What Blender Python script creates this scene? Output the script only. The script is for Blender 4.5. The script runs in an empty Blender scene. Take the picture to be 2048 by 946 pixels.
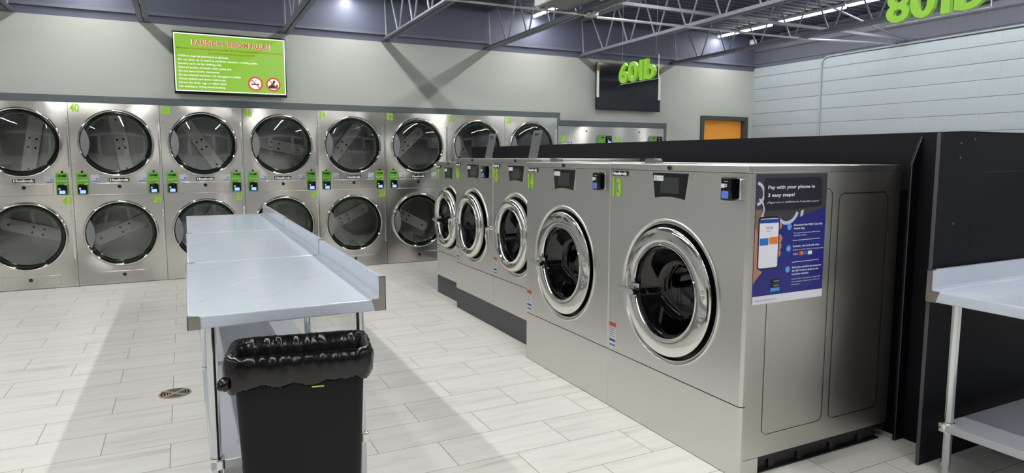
import bpy, bmesh, math, random
from mathutils import Matrix, Vector
random.seed(7)
PI = math.pi
SC = bpy.context.scene
COL = SC.collection

# ------------------------------------------------------------------ camera
cam_d = bpy.data.cameras.new('camera')
cam = bpy.data.objects.new('camera', cam_d)
COL.objects.link(cam)
Rv = Vector((0.89463479, -0.44679636, 0.00126764))
Uv = Vector((0.04525868, 0.09344475, 0.99459526))
Fv = Vector((0.4445, 0.88974215, -0.10382033))
cam.matrix_world = Matrix(((Rv.x, Uv.x, -Fv.x, 0), (Rv.y, Uv.y, -Fv.y, 0), (Rv.z, Uv.z, -Fv.z, 1.52), (0, 0, 0, 1)))
cam_d.sensor_width = 36
cam_d.lens = 36 * 1311.7 / 2048
cam_d.shift_y = -0.01064
cam_d.clip_start = .05
SC.camera = cam
# ------------------------------------------------------------------ world, exposure
w = bpy.data.worlds.new('world')
SC.world = w
w.use_nodes = True
w.node_tree.nodes['Background'].inputs[0].default_value = (.6, .7, 1, 1)
w.node_tree.nodes['Background'].inputs[1].default_value = .15
SC.view_settings.view_transform = 'Standard'
SC.view_settings.look = 'None'
SC.view_settings.exposure = 0.60
SC.view_settings.gamma = 1
SC.view_settings.use_curve_mapping = False
SC.cycles.sample_clamp_indirect = 3.0
STRIP = 20.0          # strength of the strip light diffusers
YB = 9.092            # plane of the back wall and dryer fronts
XR = 9.56             # right wall
XL, YF = -6.5, -5.0   # left wall and front wall, out of view
SL = .012             # roof slope


# the light the four rows of strip lights and one added unseen row give off, one long lamp per row right under the tubes
ROW_W = 130.0
for rx in (-4.1, -.90, 2.05, 4.89, 8.62):  # the leftmost row is added out of view to lift overall brightness
    ld_ = bpy.data.lights.new('strip_row_light', 'AREA')
    ld_.shape = 'RECTANGLE'; ld_.size = .036; ld_.size_y = 13.2; ld_.energy = ROW_W * (.6 if rx < -3 else 1)
    ld_.color = (1.0, .99, .965)
    lo_ = bpy.data.objects.new('strip_row_light', ld_)
    COL.objects.link(lo_)
    ymid = (9.05 - 4.15) / 2
    lo_.location = (rx, ymid, 3.655 - .028 + SL * (YB - ymid))
    lo_.rotation_euler = (-SL, 0, 0)


# ------------------------------------------------------------------ materials
def lin(c):
    return tuple((x / 255 / 12.92 if x / 255 <= .04045 else ((x / 255 + .055) / 1.055) ** 2.4) for x in c) + (1,)


MATS = {}


def mat(name, col=(128, 128, 128), rough=.5, metal=0., emis=0., spec=.5, coat=0., linear=None, aniso=0.):
    if name in MATS: return MATS[name]
    m = bpy.data.materials.new(name)
    m.use_nodes = True
    b = m.node_tree.nodes['Principled BSDF']
    c = linear + (1,) if linear else lin(col)
    b.inputs['Base Color'].default_value = (.01, .01, .01, 1) if name.startswith('screen_') else c
    b.inputs['Roughness'].default_value = rough
    b.inputs['Metallic'].default_value = metal
    b.inputs['Specular IOR Level'].default_value = spec
    b.inputs['Coat Weight'].default_value = coat
    b.inputs['Coat Roughness'].default_value = .05
    if emis:
        b.inputs['Emission Color'].default_value = c
        b.inputs['Emission Strength'].default_value = emis
    MATS[name] = m
    return m


def nodes(m):
    nt = m.node_tree
    return nt, nt.nodes['Principled BSDF'], (lambda t: nt.nodes.new(t)), (lambda a, b: nt.links.new(a, b))


def coords(nt, scale=(1, 1, 1), loc=(0, 0, 0), world=False, rot=(0, 0, 0)):
    mp = nt.nodes.new('ShaderNodeMapping')
    mp.inputs['Scale'].default_value = scale
    mp.inputs['Location'].default_value = loc
    mp.inputs['Rotation'].default_value = rot
    if world:
        g = nt.nodes.new('ShaderNodeNewGeometry')
        nt.links.new(g.outputs['Position'], mp.inputs['Vector'])
    else:
        g = nt.nodes.new('ShaderNodeTexCoord')
        nt.links.new(g.outputs['Object'], mp.inputs['Vector'])
    return mp.outputs[0]


def ramp(nt, src, stops, lo=0., hi=1.):
    r = nt.nodes.new('ShaderNodeValToRGB')
    el = r.color_ramp.elements
    for k, (p, c) in enumerate(stops):
        e = el[k] if k < 2 else el.new(p)
        e.position = p
        e.color = c
    nt.links.new(src, r.inputs[0])
    return r.outputs[0]


def g(v):
    return (v, v, v, 1)


def steel(name, base, rough, brush=(1, 1, 200), bstr=.03, wav=.0, wscale=3., rvar=.06):
    """stainless sheet: brushed grain plus the slow waviness of thin sheet"""
    m = mat(name, linear=base, rough=rough, metal=1.)
    nt, b, N, L = nodes(m)
    n1 = N('ShaderNodeTexNoise'); n1.inputs['Scale'].default_value = 3; n1.inputs['Detail'].default_value = 3
    L(coords(nt, brush, world=True), n1.inputs['Vector'])
    mr = N('ShaderNodeMapRange')
    mr.inputs['To Min'].default_value = rough - rvar; mr.inputs['To Max'].default_value = rough + rvar
    L(n1.outputs[0], mr.inputs[0])
    if rvar: L(mr.outputs[0], b.inputs['Roughness'])
    bp = N('ShaderNodeBump'); bp.inputs['Strength'].default_value = bstr; bp.inputs['Distance'].default_value = .002
    if bstr: L(n1.outputs[0], bp.inputs['Height'])
    if wav:
        n2 = N('ShaderNodeTexNoise'); n2.inputs['Scale'].default_value = wscale; n2.inputs['Detail'].default_value = 0
        L(coords(nt, (1, 1, .6), world=True), n2.inputs['Vector'])
        # slow tilt of the sheet's normal, taken straight from the noise vector
        sb = N('ShaderNodeVectorMath'); sb.operation = 'SUBTRACT'; sb.inputs[1].default_value = (.5, .5, .5)
        sc = N('ShaderNodeVectorMath'); sc.operation = 'SCALE'; sc.inputs['Scale'].default_value = wav
        ge = N('ShaderNodeNewGeometry'); ad = N('ShaderNodeVectorMath'); ad.operation = 'ADD'
        nm = N('ShaderNodeVectorMath'); nm.operation = 'NORMALIZE'
        L(n2.outputs['Color'], sb.inputs[0]); L(sb.outputs[0], sc.inputs[0]); L(sc.outputs[0], ad.inputs[0]); L(ge.outputs['Normal'], ad.inputs[1])
        L(ad.outputs[0], nm.inputs[0])
        L(nm.outputs[0], bp.inputs['Normal'] if bstr else b.inputs['Normal'])
    if bstr: L(bp.outputs[0], b.inputs['Normal'])
    return m


M_steelD = steel('dryer_stainless', (.66, .645, .61), .285, (1, 1, 60), .0, wav=.6, wscale=2.4, rvar=0)
M_steelW = steel('washer_stainless', (.66, .655, .63), .33, (2, 2, 220), .05, wav=.02, wscale=2.)
M_steelS = steel('side_stainless', (.66, .64, .59), .36, (2, 2, 240), .09, wav=.04, wscale=3)
M_chrome = mat('polished_chrome', linear=(.72, .71, .68), rough=.06, metal=1)
M_leg = steel('galvanised_leg', (.62, .66, .68), .14, (30, 30, 1), .02)
M_cap = mat('bare_steel_corner', linear=(.33, .31, .29), rough=.32, metal=1)
M_bezel = mat('bezel_polish', linear=(.74, .73, .69), rough=.29, metal=1)
M_edge = mat('bright_edge', linear=(.85, .85, .82), rough=.2, metal=1)
M_blk = mat('black_rubber', (14, 14, 16), .45)
M_gloss = mat('gloss_black_plastic', (12, 13, 17), .12)
M_dark = mat('dark_gap', (6, 6, 7), .8)
M_green = mat('control_green', (92, 160, 36), .45)
M_num = mat('number_green', (146, 205, 22), .5)
M_sign = mat('sign_green', (140, 200, 45), .4)
M_white = mat('white_label', (225, 228, 230), .4)
M_lbl = mat('grey_label', (175, 185, 195), .4)
M_orange = mat('orange_print', (200, 90, 40), .5)
M_blueprint = mat('blue_print', (40, 80, 140), .5)
M_grnring = mat('green_seal', (70, 140, 55), .35)
M_plate = mat('handle_grey', (120, 121, 124), .45, metal=.2)
M_scr = mat('reader_screen', (120, 150, 235), .2, emis=1.1)
M_scr2 = mat('reader_screen_dim', (75, 95, 160), .2, emis=.45)
M_disp = mat('display_glass', (52, 55, 58), .12)
M_plinth = mat('plinth_grey', (76, 75, 80), .6)
M_film = mat('white_film', (190, 199, 211), .15)
nt, b, N, L = nodes(M_film)
nz = N('ShaderNodeTexNoise'); nz.inputs['Scale'].default_value = 2.6; nz.inputs['Detail'].default_value = 1.
L(coords(nt, (1, .6, 1), world=True), nz.inputs['Vector'])
hr = ramp(nt, nz.outputs[0], [(.46, g(0)), (.49, g(1))])
bp = N('ShaderNodeBump'); bp.inputs['Strength'].default_value = .35; bp.inputs['Distance'].default_value = .002
L(hr, bp.inputs['Height']); L(bp.outputs[0], b.inputs['Normal'])
M_shelf = mat('shelf_galvanised', (190, 194, 200), .3, metal=.3)
M_bulk = mat('black_painted_panel', (11, 12, 18), .6, spec=.18)
M_joist = mat('joist_paint', (92, 96, 108), .5)
M_web = mat('web_paint', (120, 124, 134), .45)
M_pipe = mat('conduit_galvanised', (185, 187, 190), .35, metal=.6)
M_whitepaint = mat('white_housing', (215, 218, 222), .4)
M_light = mat('lamp_diffuser', linear=(1.0, .99, .965), rough=.5, emis=STRIP)
M_binm = mat('bin_plastic', (18, 19, 22), .6, spec=.25)
M_bag = mat('bag_film', (9, 9, 10), .2, spec=.5)
M_film2 = mat('protective_tape', (225, 225, 220), .5)
M_tape = mat('brown_tape', (170, 130, 60), .5)
M_brass = mat('drain_metal', linear=(.55, .47, .38), rough=.35, metal=1)
M_doorO = mat('orange_door', (228, 152, 52), .5)
M_frame = mat('door_frame_paint', (62, 62, 68), .5)
M_band = mat('band_grey', (84, 92, 96), .7)
M_dfloor = mat('hopper_grey', (88, 90, 94), .4)
M_yel = mat('yellow_tape', (210, 200, 60), .5)

# tinted door glass: partly clear, partly mirror
def glassmat(name, tint, ior=1.5, rough=.02):
    m = bpy.data.materials.new(name); m.use_nodes = True
    nt = m.node_tree; nt.nodes.clear()
    o = nt.nodes.new('ShaderNodeOutputMaterial'); mx = nt.nodes.new('ShaderNodeMixShader')
    tr = nt.nodes.new('ShaderNodeBsdfTransparent'); gl = nt.nodes.new('ShaderNodeBsdfGlossy')
    lw = nt.nodes.new('ShaderNodeLayerWeight'); lw.inputs[0].default_value = .5
    pw = nt.nodes.new('ShaderNodeMath'); pw.operation = 'POWER'; pw.inputs[1].default_value = 4.
    fr = nt.nodes.new('ShaderNodeMath'); fr.operation = 'MULTIPLY_ADD'; fr.inputs[1].default_value = .8; fr.inputs[2].default_value = ior
    nt.links.new(lw.outputs['Facing'], pw.inputs[0]); nt.links.new(pw.outputs[0], fr.inputs[0])
    tr.inputs[0].default_value = tint + (1,); gl.inputs[0].default_value = (1, 1, 1, 1)
    gl.inputs['Roughness'].default_value = rough
    nt.links.new(fr.outputs[0], mx.inputs[0]); nt.links.new(tr.outputs[0], mx.inputs[1])
    nt.links.new(gl.outputs[0], mx.inputs[2]); nt.links.new(mx.outputs[0], o.inputs[0])
    return m


M_glass = glassmat('tinted_door_glass', (.86, .88, .88), .10)
M_glassW = glassmat('washer_door_glass', (.62, .62, .64), .05)
M_acry = glassmat('clear_acrylic', (.93, .95, .94), .03)

# perforated drum metal
def perf(name, base, scale, rough):
    m = mat(name, linear=base, rough=rough, metal=.85)
    nt, b, N, L = nodes(m)
    v = N('ShaderNodeTexVoronoi'); v.inputs['Scale'].default_value = scale; v.inputs['Randomness'].default_value = 0
    L(coords(nt, rot=(0, .78, 0)), v.inputs['Vector'])
    c = ramp(nt, v.outputs['Distance'], [(.30, (.01, .01, .01, 1)), (.36, base + (1,))])
    L(c, b.inputs['Base Color'])
    return m


M_drum = perf('perforated_drum', (.36, .36, .35), 66, .38)
M_drumW = mat('washer_drum_metal', linear=(.3, .3, .31), rough=.25, metal=1)
M_strap = mat('drum_strap_metal', linear=(.95, .93, .88), rough=.6, metal=0)

# floor tiles
M_floor = mat('floor_tiles', rough=.28)
nt, b, N, L = nodes(M_floor)
br = N('ShaderNodeTexBrick')
br.offset = .5; br.inputs['Scale'].default_value = 1
br.inputs['Brick Width'].default_value = .64; br.inputs['Row Height'].default_value = .3045
br.inputs['Mortar Size'].default_value = .0024; br.inputs['Mortar Smooth'].default_value = .2
br.inputs['Color1'].default_value = g(0); br.inputs['Color2'].default_value = g(1); br.inputs['Mortar'].default_value = g(.5)
L(coords(nt, world=True, loc=(.125 + .64 * 40, -3.81 + .3045 * 40, 0)), br.inputs['Vector'])
n1 = N('ShaderNodeTexNoise'); n1.inputs['Scale'].default_value = 1.; n1.inputs['Detail'].default_value = 7; n1.inputs['Distortion'].default_value = 1.2
n1.noise_dimensions = '4D'
L(coords(nt, (1.3, 13, 1), world=True, rot=(0, 0, .09)), n1.inputs['Vector'])
mu = N('ShaderNodeMath'); mu.operation = 'MULTIPLY'; mu.inputs[1].default_value = 20
L(br.outputs['Color'], mu.inputs[0]); L(mu.outputs[0], n1.inputs['W'])
cv = ramp(nt, n1.outputs[0], [(.26, lin((194, 191, 185))), (.38, lin((213, 211, 204))), (.5, lin((221, 219, 213))), (.8, lin((227, 225, 219)))])
mx = N('ShaderNodeMix'); mx.data_type = 'RGBA'
L(br.outputs['Fac'], mx.inputs['Factor']); L(cv, mx.inputs['A']); mx.inputs['B'].default_value = lin((140, 136, 128))
tv = N('ShaderNodeMix'); tv.data_type = 'RGBA'; tv.blend_type = 'MULTIPLY'
tr_ = ramp(nt, br.outputs['Color'], [(0, g(.96)), (1, g(1))])
tv.inputs['Factor'].default_value = 1
L(mx.outputs['Result'], tv.inputs['A']); L(tr_, tv.inputs['B']); L(tv.outputs['Result'], b.inputs['Base Color'])
bp = N('ShaderNodeBump'); bp.inputs['Strength'].default_value = .5; bp.inputs['Distance'].default_value = .001; bp.invert = True
L(br.outputs['Fac'], bp.inputs['Height']); L(bp.outputs[0], b.inputs['Normal'])


def split_paint(name, lo, hi, z, block=False, rough=.65):
    m = mat(name, rough=rough)
    nt, b, N, L = nodes(m)
    ge = N('ShaderNodeNewGeometry'); sp = N('ShaderNodeSeparateXYZ'); L(ge.outputs['Position'], sp.inputs[0])
    cmp = N('ShaderNodeMath'); cmp.operation = 'GREATER_THAN'; cmp.inputs[1].default_value = z
    L(sp.outputs['Z'], cmp.inputs[0])
    mx = N('ShaderNodeMix'); mx.data_type = 'RGBA'
    L(cmp.outputs[0], mx.inputs['Factor']); mx.inputs['A'].default_value = lin(lo); mx.inputs['B'].default_value = lin(hi)
    nz = N('ShaderNodeTexNoise'); nz.inputs['Scale'].default_value = 1.2; nz.inputs['Detail'].default_value = 4
    L(coords(nt, (.6, .6, 3), world=True), nz.inputs['Vector'])
    mm = N('ShaderNodeMix'); mm.data_type = 'RGBA'; mm.blend_type = 'MULTIPLY'; mm.inputs['Factor'].default_value = 1
    L(ramp(nt, nz.outputs[0], [(.3, g(.95)), (.7, g(1))]), mm.inputs['B']); L(mx.outputs['Result'], mm.inputs['A'])
    out = mm.outputs['Result']
    if block:
        cb = N('ShaderNodeCombineXYZ'); L(sp.outputs['Y'], cb.inputs[0]); L(sp.outputs['Z'], cb.inputs[1])
        mp = N('ShaderNodeMapping'); mp.inputs['Location'].default_value = (20.1, -1.875 + .2235 * 20, 0); L(cb.outputs[0], mp.inputs[0])
        br = N('ShaderNodeTexBrick'); br.inputs['Scale'].default_value = 1; br.inputs['Brick Width'].default_value = .447
        br.inputs['Row Height'].default_value = .2235; br.inputs['Mortar Size'].default_value = .006; br.inputs['Mortar Smooth'].default_value = .6
        L(mp.outputs[0], br.inputs['Vector'])
        n2 = N('ShaderNodeTexNoise'); n2.inputs['Scale'].default_value = 60; n2.inputs['Detail'].default_value = 4
        L(coords(nt, world=True), n2.inputs['Vector'])
        sb = N('ShaderNodeMath'); sb.operation = 'MULTIPLY_ADD'; sb.inputs[1].default_value = -1.4
        sv = N('ShaderNodeSeparateXYZ'); L(mp.outputs[0], sv.inputs[0])
        dv = N('ShaderNodeMath'); dv.operation = 'DIVIDE'; dv.inputs[1].default_value = .2235; L(sv.outputs['Y'], dv.inputs[0])
        fc = N('ShaderNodeMath'); fc.operation = 'PINGPONG'; fc.inputs[1].default_value = .5; L(dv.outputs[0], fc.inputs[0])
        lt = N('ShaderNodeMapRange'); lt.inputs['From Min'].default_value = .008; lt.inputs['From Max'].default_value = .035; lt.inputs['To Min'].default_value = 1; lt.inputs['To Max'].default_value = 0; L(fc.outputs[0], lt.inputs[0])
        ma = N('ShaderNodeMath'); ma.operation = 'MULTIPLY_ADD'; ma.inputs[1].default_value = .16
        L(br.outputs['Fac'], ma.inputs[0]); L(lt.outputs[0], ma.inputs[2])
        nq = N('ShaderNodeMath'); nq.operation = 'MULTIPLY'; nq.inputs[1].default_value = .4; L(n2.outputs[0], nq.inputs[0])
        L(ma.outputs[0], sb.inputs[0]); L(nq.outputs[0], sb.inputs[2])
        bp = N('ShaderNodeBump'); bp.inputs['Strength'].default_value = 1; bp.inputs['Distance'].default_value = .008
        L(sb.outputs[0], bp.inputs['Height']); L(bp.outputs[0], b.inputs['Normal'])
    L(out, b.inputs['Base Color'])
    return m


M_wallB = split_paint('back_wall_paint', (169, 173, 167), (84, 89, 107), 3.1)
M_wallR = split_paint('block_wall_paint', (160, 170, 177), (82, 86, 99), 3.153, block=True)
M_wallO = split_paint('plain_wall_paint', (196, 195, 188), (84, 89, 104), 3.1)
M_deck = mat('deck_paint', (70, 75, 90), .7, spec=.25)


# ------------------------------------------------------------------ mesh helpers
def new_bm():
    return bmesh.new()


def box(bm, x0, x1, y0, y1, z0, z1, bev=0., seg=2):
    r = bmesh.ops.create_cube(bm, size=1)
    vs = r['verts']
    for v in vs:
        v.co = Vector((x0 + (v.co.x + .5) * (x1 - x0), y0 + (v.co.y + .5) * (y1 - y0), z0 + (v.co.z + .5) * (z1 - z0)))
    if bev:
        es = set(e for v in vs for e in v.link_edges)
        bmesh.ops.bevel(bm, geom=list(es), offset=bev, segments=seg, affect='EDGES', profile=.5)
    return bm


def prism(bm, pts, axis, a0, a1):
    """extrude a polygon (2-D points) along an axis; the other two axes in cyclic xyz order"""
    def co(p, a):
        if axis == 'x': return (a, p[0], p[1])
        if axis == 'y': return (p[0], a, p[1])
        return (p[0], p[1], a)
    A = [bm.verts.new(co(p, a0)) for p in pts]
    B = [bm.verts.new(co(p, a1)) for p in pts]
    bm.faces.new(A); bm.faces.new(B[::-1])
    n = len(pts)
    for i in range(n):
        bm.faces.new((A[i], B[i], B[(i + 1) % n], A[(i + 1) % n]))
    return bm


def tube(bm, pts, r, n=12, cap=True):
    pts = [Vector(p) for p in pts]
    rings = []
    for i, p in enumerate(pts):
        if i == 0: t = pts[1] - p
        elif i == len(pts) - 1: t = p - pts[i - 1]
        else: t = (pts[i + 1] - p).normalized() + (p - pts[i - 1]).normalized()
        t.normalize()
        up = Vector((0, 0, 1)) if abs(t.z) < .9 else Vector((0, 1, 0))
        u = t.cross(up).normalized(); v = u.cross(t)
        rr = r[i] if isinstance(r, (list, tuple)) else r
        rings.append([bm.verts.new(p + (u * math.cos(2 * PI * k / n) + v * math.sin(2 * PI * k / n)) * rr) for k in range(n)])
    for a, b_ in zip(rings, rings[1:]):
        for k in range(n):
            bm.faces.new((a[k], a[(k + 1) % n], b_[(k + 1) % n], b_[k]))
    if cap:
        bm.faces.new(rings[0][::-1]); bm.faces.new(rings[-1])
    return bm


def lathe(bm, prof, c=(0, 0), n=96, y=0., close=False):
    """profile of (radius, forward distance) turned about the local -y axis through (cx, cz)"""
    rings = []
    for r, d in prof:
        if r < 1e-6:
            rings.append([bm.verts.new((c[0], y - d, c[1]))])
        else:
            rings.append([bm.verts.new((c[0] + r * math.cos(2 * PI * k / n), y - d, c[1] + r * math.sin(2 * PI * k / n))) for k in range(n)])
    for a, b_ in zip(rings, rings[1:]):
        for k in range(n):
            k2 = (k + 1) % n
            if len(a) == 1: bm.faces.new((a[0], b_[k], b_[k2]))
            elif len(b_) == 1: bm.faces.new((a[k], b_[0], a[k2]))
            else: bm.faces.new((a[k], b_[k], b_[k2], a[k2]))
    return bm


def holed_plate(bm, x0, x1, z0, z1, cx, cz, r, y=0., t=.012, n=96):
    """front sheet with a round hole, folded back at its outer edges and at the hole"""
    ang = set(2 * PI * k / n for k in range(n))
    for X in (x0, x1):
        for Z in (z0, z1): ang.add(math.atan2(Z - cz, X - cx) % (2 * PI))
    ang = sorted(ang)
    O, I, O2, I2 = [], [], [], []
    for a in ang:
        c, s = math.cos(a), math.sin(a)
        k = min([((x1 if c > 0 else x0) - cx) / c if abs(c) > 1e-9 else 1e9, ((z1 if s > 0 else z0) - cz) / s if abs(s) > 1e-9 else 1e9])
        O.append(bm.verts.new((cx + k * c, y, cz + k * s))); O2.append(bm.verts.new((cx + k * c, y + t, cz + k * s)))
        I.append(bm.verts.new((cx + r * c, y, cz + r * s))); I2.append(bm.verts.new((cx + r * c, y + t, cz + r * s)))
    m = len(ang)
    for i in range(m):
        j = (i + 1) % m
        bm.faces.new((O[i], O[j], I[j], I[i])); bm.faces.new((O2[j], O2[i], O[i], O[j])) ; bm.faces.new((I[i], I[j], I2[j], I2[i]))
    return bm


def outline_groove(bm, pts, wdt, depth_fn, closed=True):
    """thin strip following a polyline; depth_fn maps (a,b) to 3-D"""
    n = len(pts)
    for i in range(n if closed else n - 1):
        a = Vector(pts[i]); b_ = Vector(pts[(i + 1) % n])
        d = (b_ - a)
        if d.length < 1e-6: continue
        nrm = Vector((-d.y, d.x)).normalized() * wdt / 2
        vs = [bm.verts.new(depth_fn(*(p))) for p in ((a + nrm), (b_ + nrm), (b_ - nrm), (a - nrm))]
        bm.faces.new(vs)
    return bm


def rrect(x0, x1, z0, z1, r, n=6):
    out = []
    for cx, cz, a0 in ((x1 - r, z1 - r, 0), (x0 + r, z1 - r, PI / 2), (x0 + r, z0 + r, PI), (x1 - r, z0 + r, 1.5 * PI)):
        for k in range(n + 1):
            a = a0 + PI / 2 * k / n
            out.append((cx + r * math.cos(a), cz + r * math.sin(a)))
    return out


def disc(bm, cx, cz, r, y, n=40, r0=0.):
    if r0: return lathe(bm, [(r0, -y), (r, -y)], (cx, cz), n)
    return lathe(bm, [(0, -y), (r, -y)], (cx, cz), n)


def mesh_of(name, bm, m, smooth=True, angle=35, recalc=True):
    if recalc: bmesh.ops.recalc_face_normals(bm, faces=bm.faces)
    me = bpy.data.meshes.new(name)
    bm.to_mesh(me); bm.free()
    for mm in (m if isinstance(m, (list, tuple)) else [m]): me.materials.append(mm)
    if smooth:
        me.shade_smooth()
        me.set_sharp_from_angle(angle=math.radians(angle))
        for p in me.polygons:      # keep large flat sheets flat next to their rounded edges
            n_ = p.normal
            if p.area > .0015 and max(abs(n_.x), abs(n_.y), abs(n_.z)) > .99995: p.use_smooth = False
    return me


CACHE = {}


def cached(key, fn):
    if key not in CACHE: CACHE[key] = fn()
    return CACHE[key]


def put(name, me, parent=None, label=None):
    o = bpy.data.objects.new(name, me)
    COL.objects.link(o)
    if parent is not None: o.parent = parent
    if label: o['label'] = label
    return o


def obj(name, bm, m, parent=None, smooth=True, angle=35, label=None):
    return put(name, mesh_of(name, bm, m, smooth, angle), parent, label)


def tag(o, label, cat, group=None, kind=None):
    o['label'] = label; o['category'] = cat
    if group: o['group'] = group
    if kind: o['kind'] = kind
    return o


def thing(name, label, cat, loc=(0, 0, 0), rz=0., group=None):
    o = bpy.data.objects.new(name, None)
    COL.objects.link(o)
    o.empty_display_size = .1
    o.location = loc; o.rotation_euler = (0, 0, rz)
    return tag(o, label, cat, group)


def struct(name, bm, m, smooth=False, parent=None):
    o = obj(name, bm, m, parent, smooth)
    if parent is None: o['kind'] = 'structure'
    return o


FRONT = Matrix(((1, 0, 0, 0), (0, 0, -1, 0), (0, 1, 0, 0), (0, 0, 0, 1)))   # text lying on a face that looks to -y
SIDE = Matrix(((0, 0, 1, 0), (1, 0, 0, 0), (0, 1, 0, 0), (0, 0, 0, 1)))     # text on a face that looks to +x, reading along +y


def text_me(s, h, m, at, basis=FRONT, extr=.0006, bold=0., wide=None, shear=0., align='LEFT', fit=None):
    """lettering as a mesh; h is the cap height, fit the wanted total width"""
    cu = bpy.data.curves.new('lettering', 'FONT')
    cu.body = s; cu.size = 1; cu.extrude = 0; cu.offset = bold; cu.shear = shear; cu.resolution_u = 3
    to = bpy.data.objects.new('lettering', cu)
    COL.objects.link(to)
    dg = bpy.context.evaluated_depsgraph_get(); dg.update()
    ev = to.evaluated_get(dg)
    me = bpy.data.meshes.new_from_object(ev)
    bpy.data.objects.remove(to); bpy.data.curves.remove(cu)
    xs = [v.co.x for v in me.vertices]; ys = [v.co.y for v in me.vertices]
    x0, x1, y0 = min(xs), max(xs), 0
    k = h / .72
    kx = k * (wide or 1)
    if fit: kx = fit / (x1 - x0)
    W = (x1 - x0) * kx
    ox = {'LEFT': 0, 'CENTER': -W / 2, 'RIGHT': -W}[align]
    T = Matrix.Translation(Vector(at)) @ basis
    for v in me.vertices:
        v.co = T @ Vector(((v.co.x - x0) * kx + ox, v.co.y * k, 0))
    bm = bmesh.new(); bm.from_mesh(me)
    if extr:
        nrm = (T.to_3x3() @ Vector((0, 0, 1)))
        r = bmesh.ops.extrude_face_region(bm, geom=list(bm.faces))
        for e in r['geom']:
            if isinstance(e, bmesh.types.BMVert): e.co += nrm * extr
    bmesh.ops.recalc_face_normals(bm, faces=bm.faces)
    bm.to_mesh(me); bm.free()
    me.shade_flat()
    me.materials.clear(); me.materials.append(m)
    return me


def joined(mes):
    bm = bmesh.new()
    mats = []
    for me in mes:
        k = len(bm.faces)
        bm.from_mesh(me)
        bm.faces.ensure_lookup_table()
        mm = me.materials[0]
        if mm not in mats: mats.append(mm)
        for f in bm.faces[k:]: f.material_index = mats.index(mm)
    out = bpy.data.meshes.new('lettering')
    bm.to_mesh(out); bm.free()
    for mm in mats: out.materials.append(mm)
    return out


# ================================================================== the room
bm = new_bm(); box(bm, XL - .2, XR + .2, YF - .2, YB + 1.3, -.1, 0)
struct('floor', bm, M_floor)
# back wall with the openings for the dryers and the door
bm = new_bm()
T = .12
box(bm, XL, -2.09, YB, YB + T, 0, 3.78)
box(bm, -2.09, 5.342, YB, YB + T, 2.142, 3.78)
box(bm, 5.342, 7.468, YB, YB + T, 2.02, 3.78)
box(bm, 7.468, 8.36, YB, YB + T, 0, 3.78)
box(bm, 8.36, 9.36, YB, YB + T, 2.2, 3.78)
box(bm, 9.36, XR + .2, YB, YB + T, 0, 3.78)
struct('wall_back', bm, M_wallB)
bm = new_bm(); box(bm, XR, XR + .2, YF, YB, 0, 4.0); struct('wall_right', bm, M_wallR)
bm = new_bm(); box(bm, XL - .2, XL, YF - .2, YB + T, 0, 4.0); struct('wall_left', bm, M_wallO)
bm = new_bm(); box(bm, XL, XR + .2, YF - .2, YF, 0, 4.0); struct('wall_front', bm, M_wallO)
# dark shop windows added on the front wall behind the camera, for the steel's reflections
for k in range(6):
    xa = XL + .7 + k * 2.55
    bm = new_bm(); box(bm, xa + .05, xa + 2.15, YF, YF + .02, .55, 2.75)
    wn = struct('window_%d' % (k + 1), bm, mat('night_glass', (12, 14, 20), .08))
    bm = new_bm()
    for a in (xa, xa + 2.15): box(bm, a, a + .05, YF, YF + .05, .5, 2.8)
    for a in (.5, 2.75, 2.1): box(bm, xa + .05, xa + 2.15, YF + .0, YF + .048, a, a + .05)
    obj('window_frame', bm, M_frame, wn, False)
# corrugated roof deck, ribs running along x
bm = new_bm()
ys = []
y = YB + .1
prof = []
while y > YF - .1:
    for dy, dz in ((0, 0), (.075, 0), (.09, .038), (.135, .038)):
        yy = y - dy
        prof.append((yy, 3.70 + dz + SL * (YB - yy)))
    y -= .15
A = [bm.verts.new((XL - .1, p[0], p[1])) for p in prof]
B = [bm.verts.new((XR + .1, p[0], p[1])) for p in prof]
for i in range(len(prof) - 1): bm.faces.new((A[i], A[i + 1], B[i + 1], B[i]))
struct('ceiling', bm, M_deck)
# dark ledge along the back wall and the ledger beam by the right wall
bm = new_bm(); box(bm, XL, XR - .0, YB - .035, YB, 3.19, 3.225); struct('trim_1', bm, M_joist)
bm = new_bm(); box(bm, XR - .1, XR, YF, YB, 3.56, 3.60); box(bm, XR - .012, XR, YF, YB, 3.46, 3.56); struct('trim_2', bm, M_joist)
# grey painted band around the dryers
bm = new_bm()
tb = .006
box(bm, -2.2, 5.39, YB - tb, YB, 2.142, 2.222)
box(bm, 5.342, 5.39, YB - tb, YB, 2.106, 2.142)
box(bm, 5.342, 7.535, YB - tb, YB, 2.02, 2.106)
box(bm, 7.468, 7.535, YB - tb, YB, 0, 2.02)
box(bm, -2.2, -2.09, YB - tb, YB, 0, 2.142)
struct('trim_3', bm, M_band)
# orange door in a dark frame
bm = new_bm()
box(bm, 8.30, 8.37, YB - .03, YB + .13, 0, 2.262)
box(bm, 9.35, 9.43, YB - .03, YB + .13, 0, 2.262)
box(bm, 8.37, 9.35, YB - .03, YB + .13, 2.195, 2.262)
struct('trim_4', bm, M_frame)
bm = new_bm(); box(bm, 8.37, 9.35, YB + .07, YB + .11, .01, 2.195)
dr = struct('door_1', bm, M_doorO)
bm = new_bm(); tube(bm, [(8.45, YB + .07, 1.0), (8.45, YB + .01, 1.0), (8.57, YB + .01, 1.0)], .011)
obj('door_handle', bm, M_chrome, dr)

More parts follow.
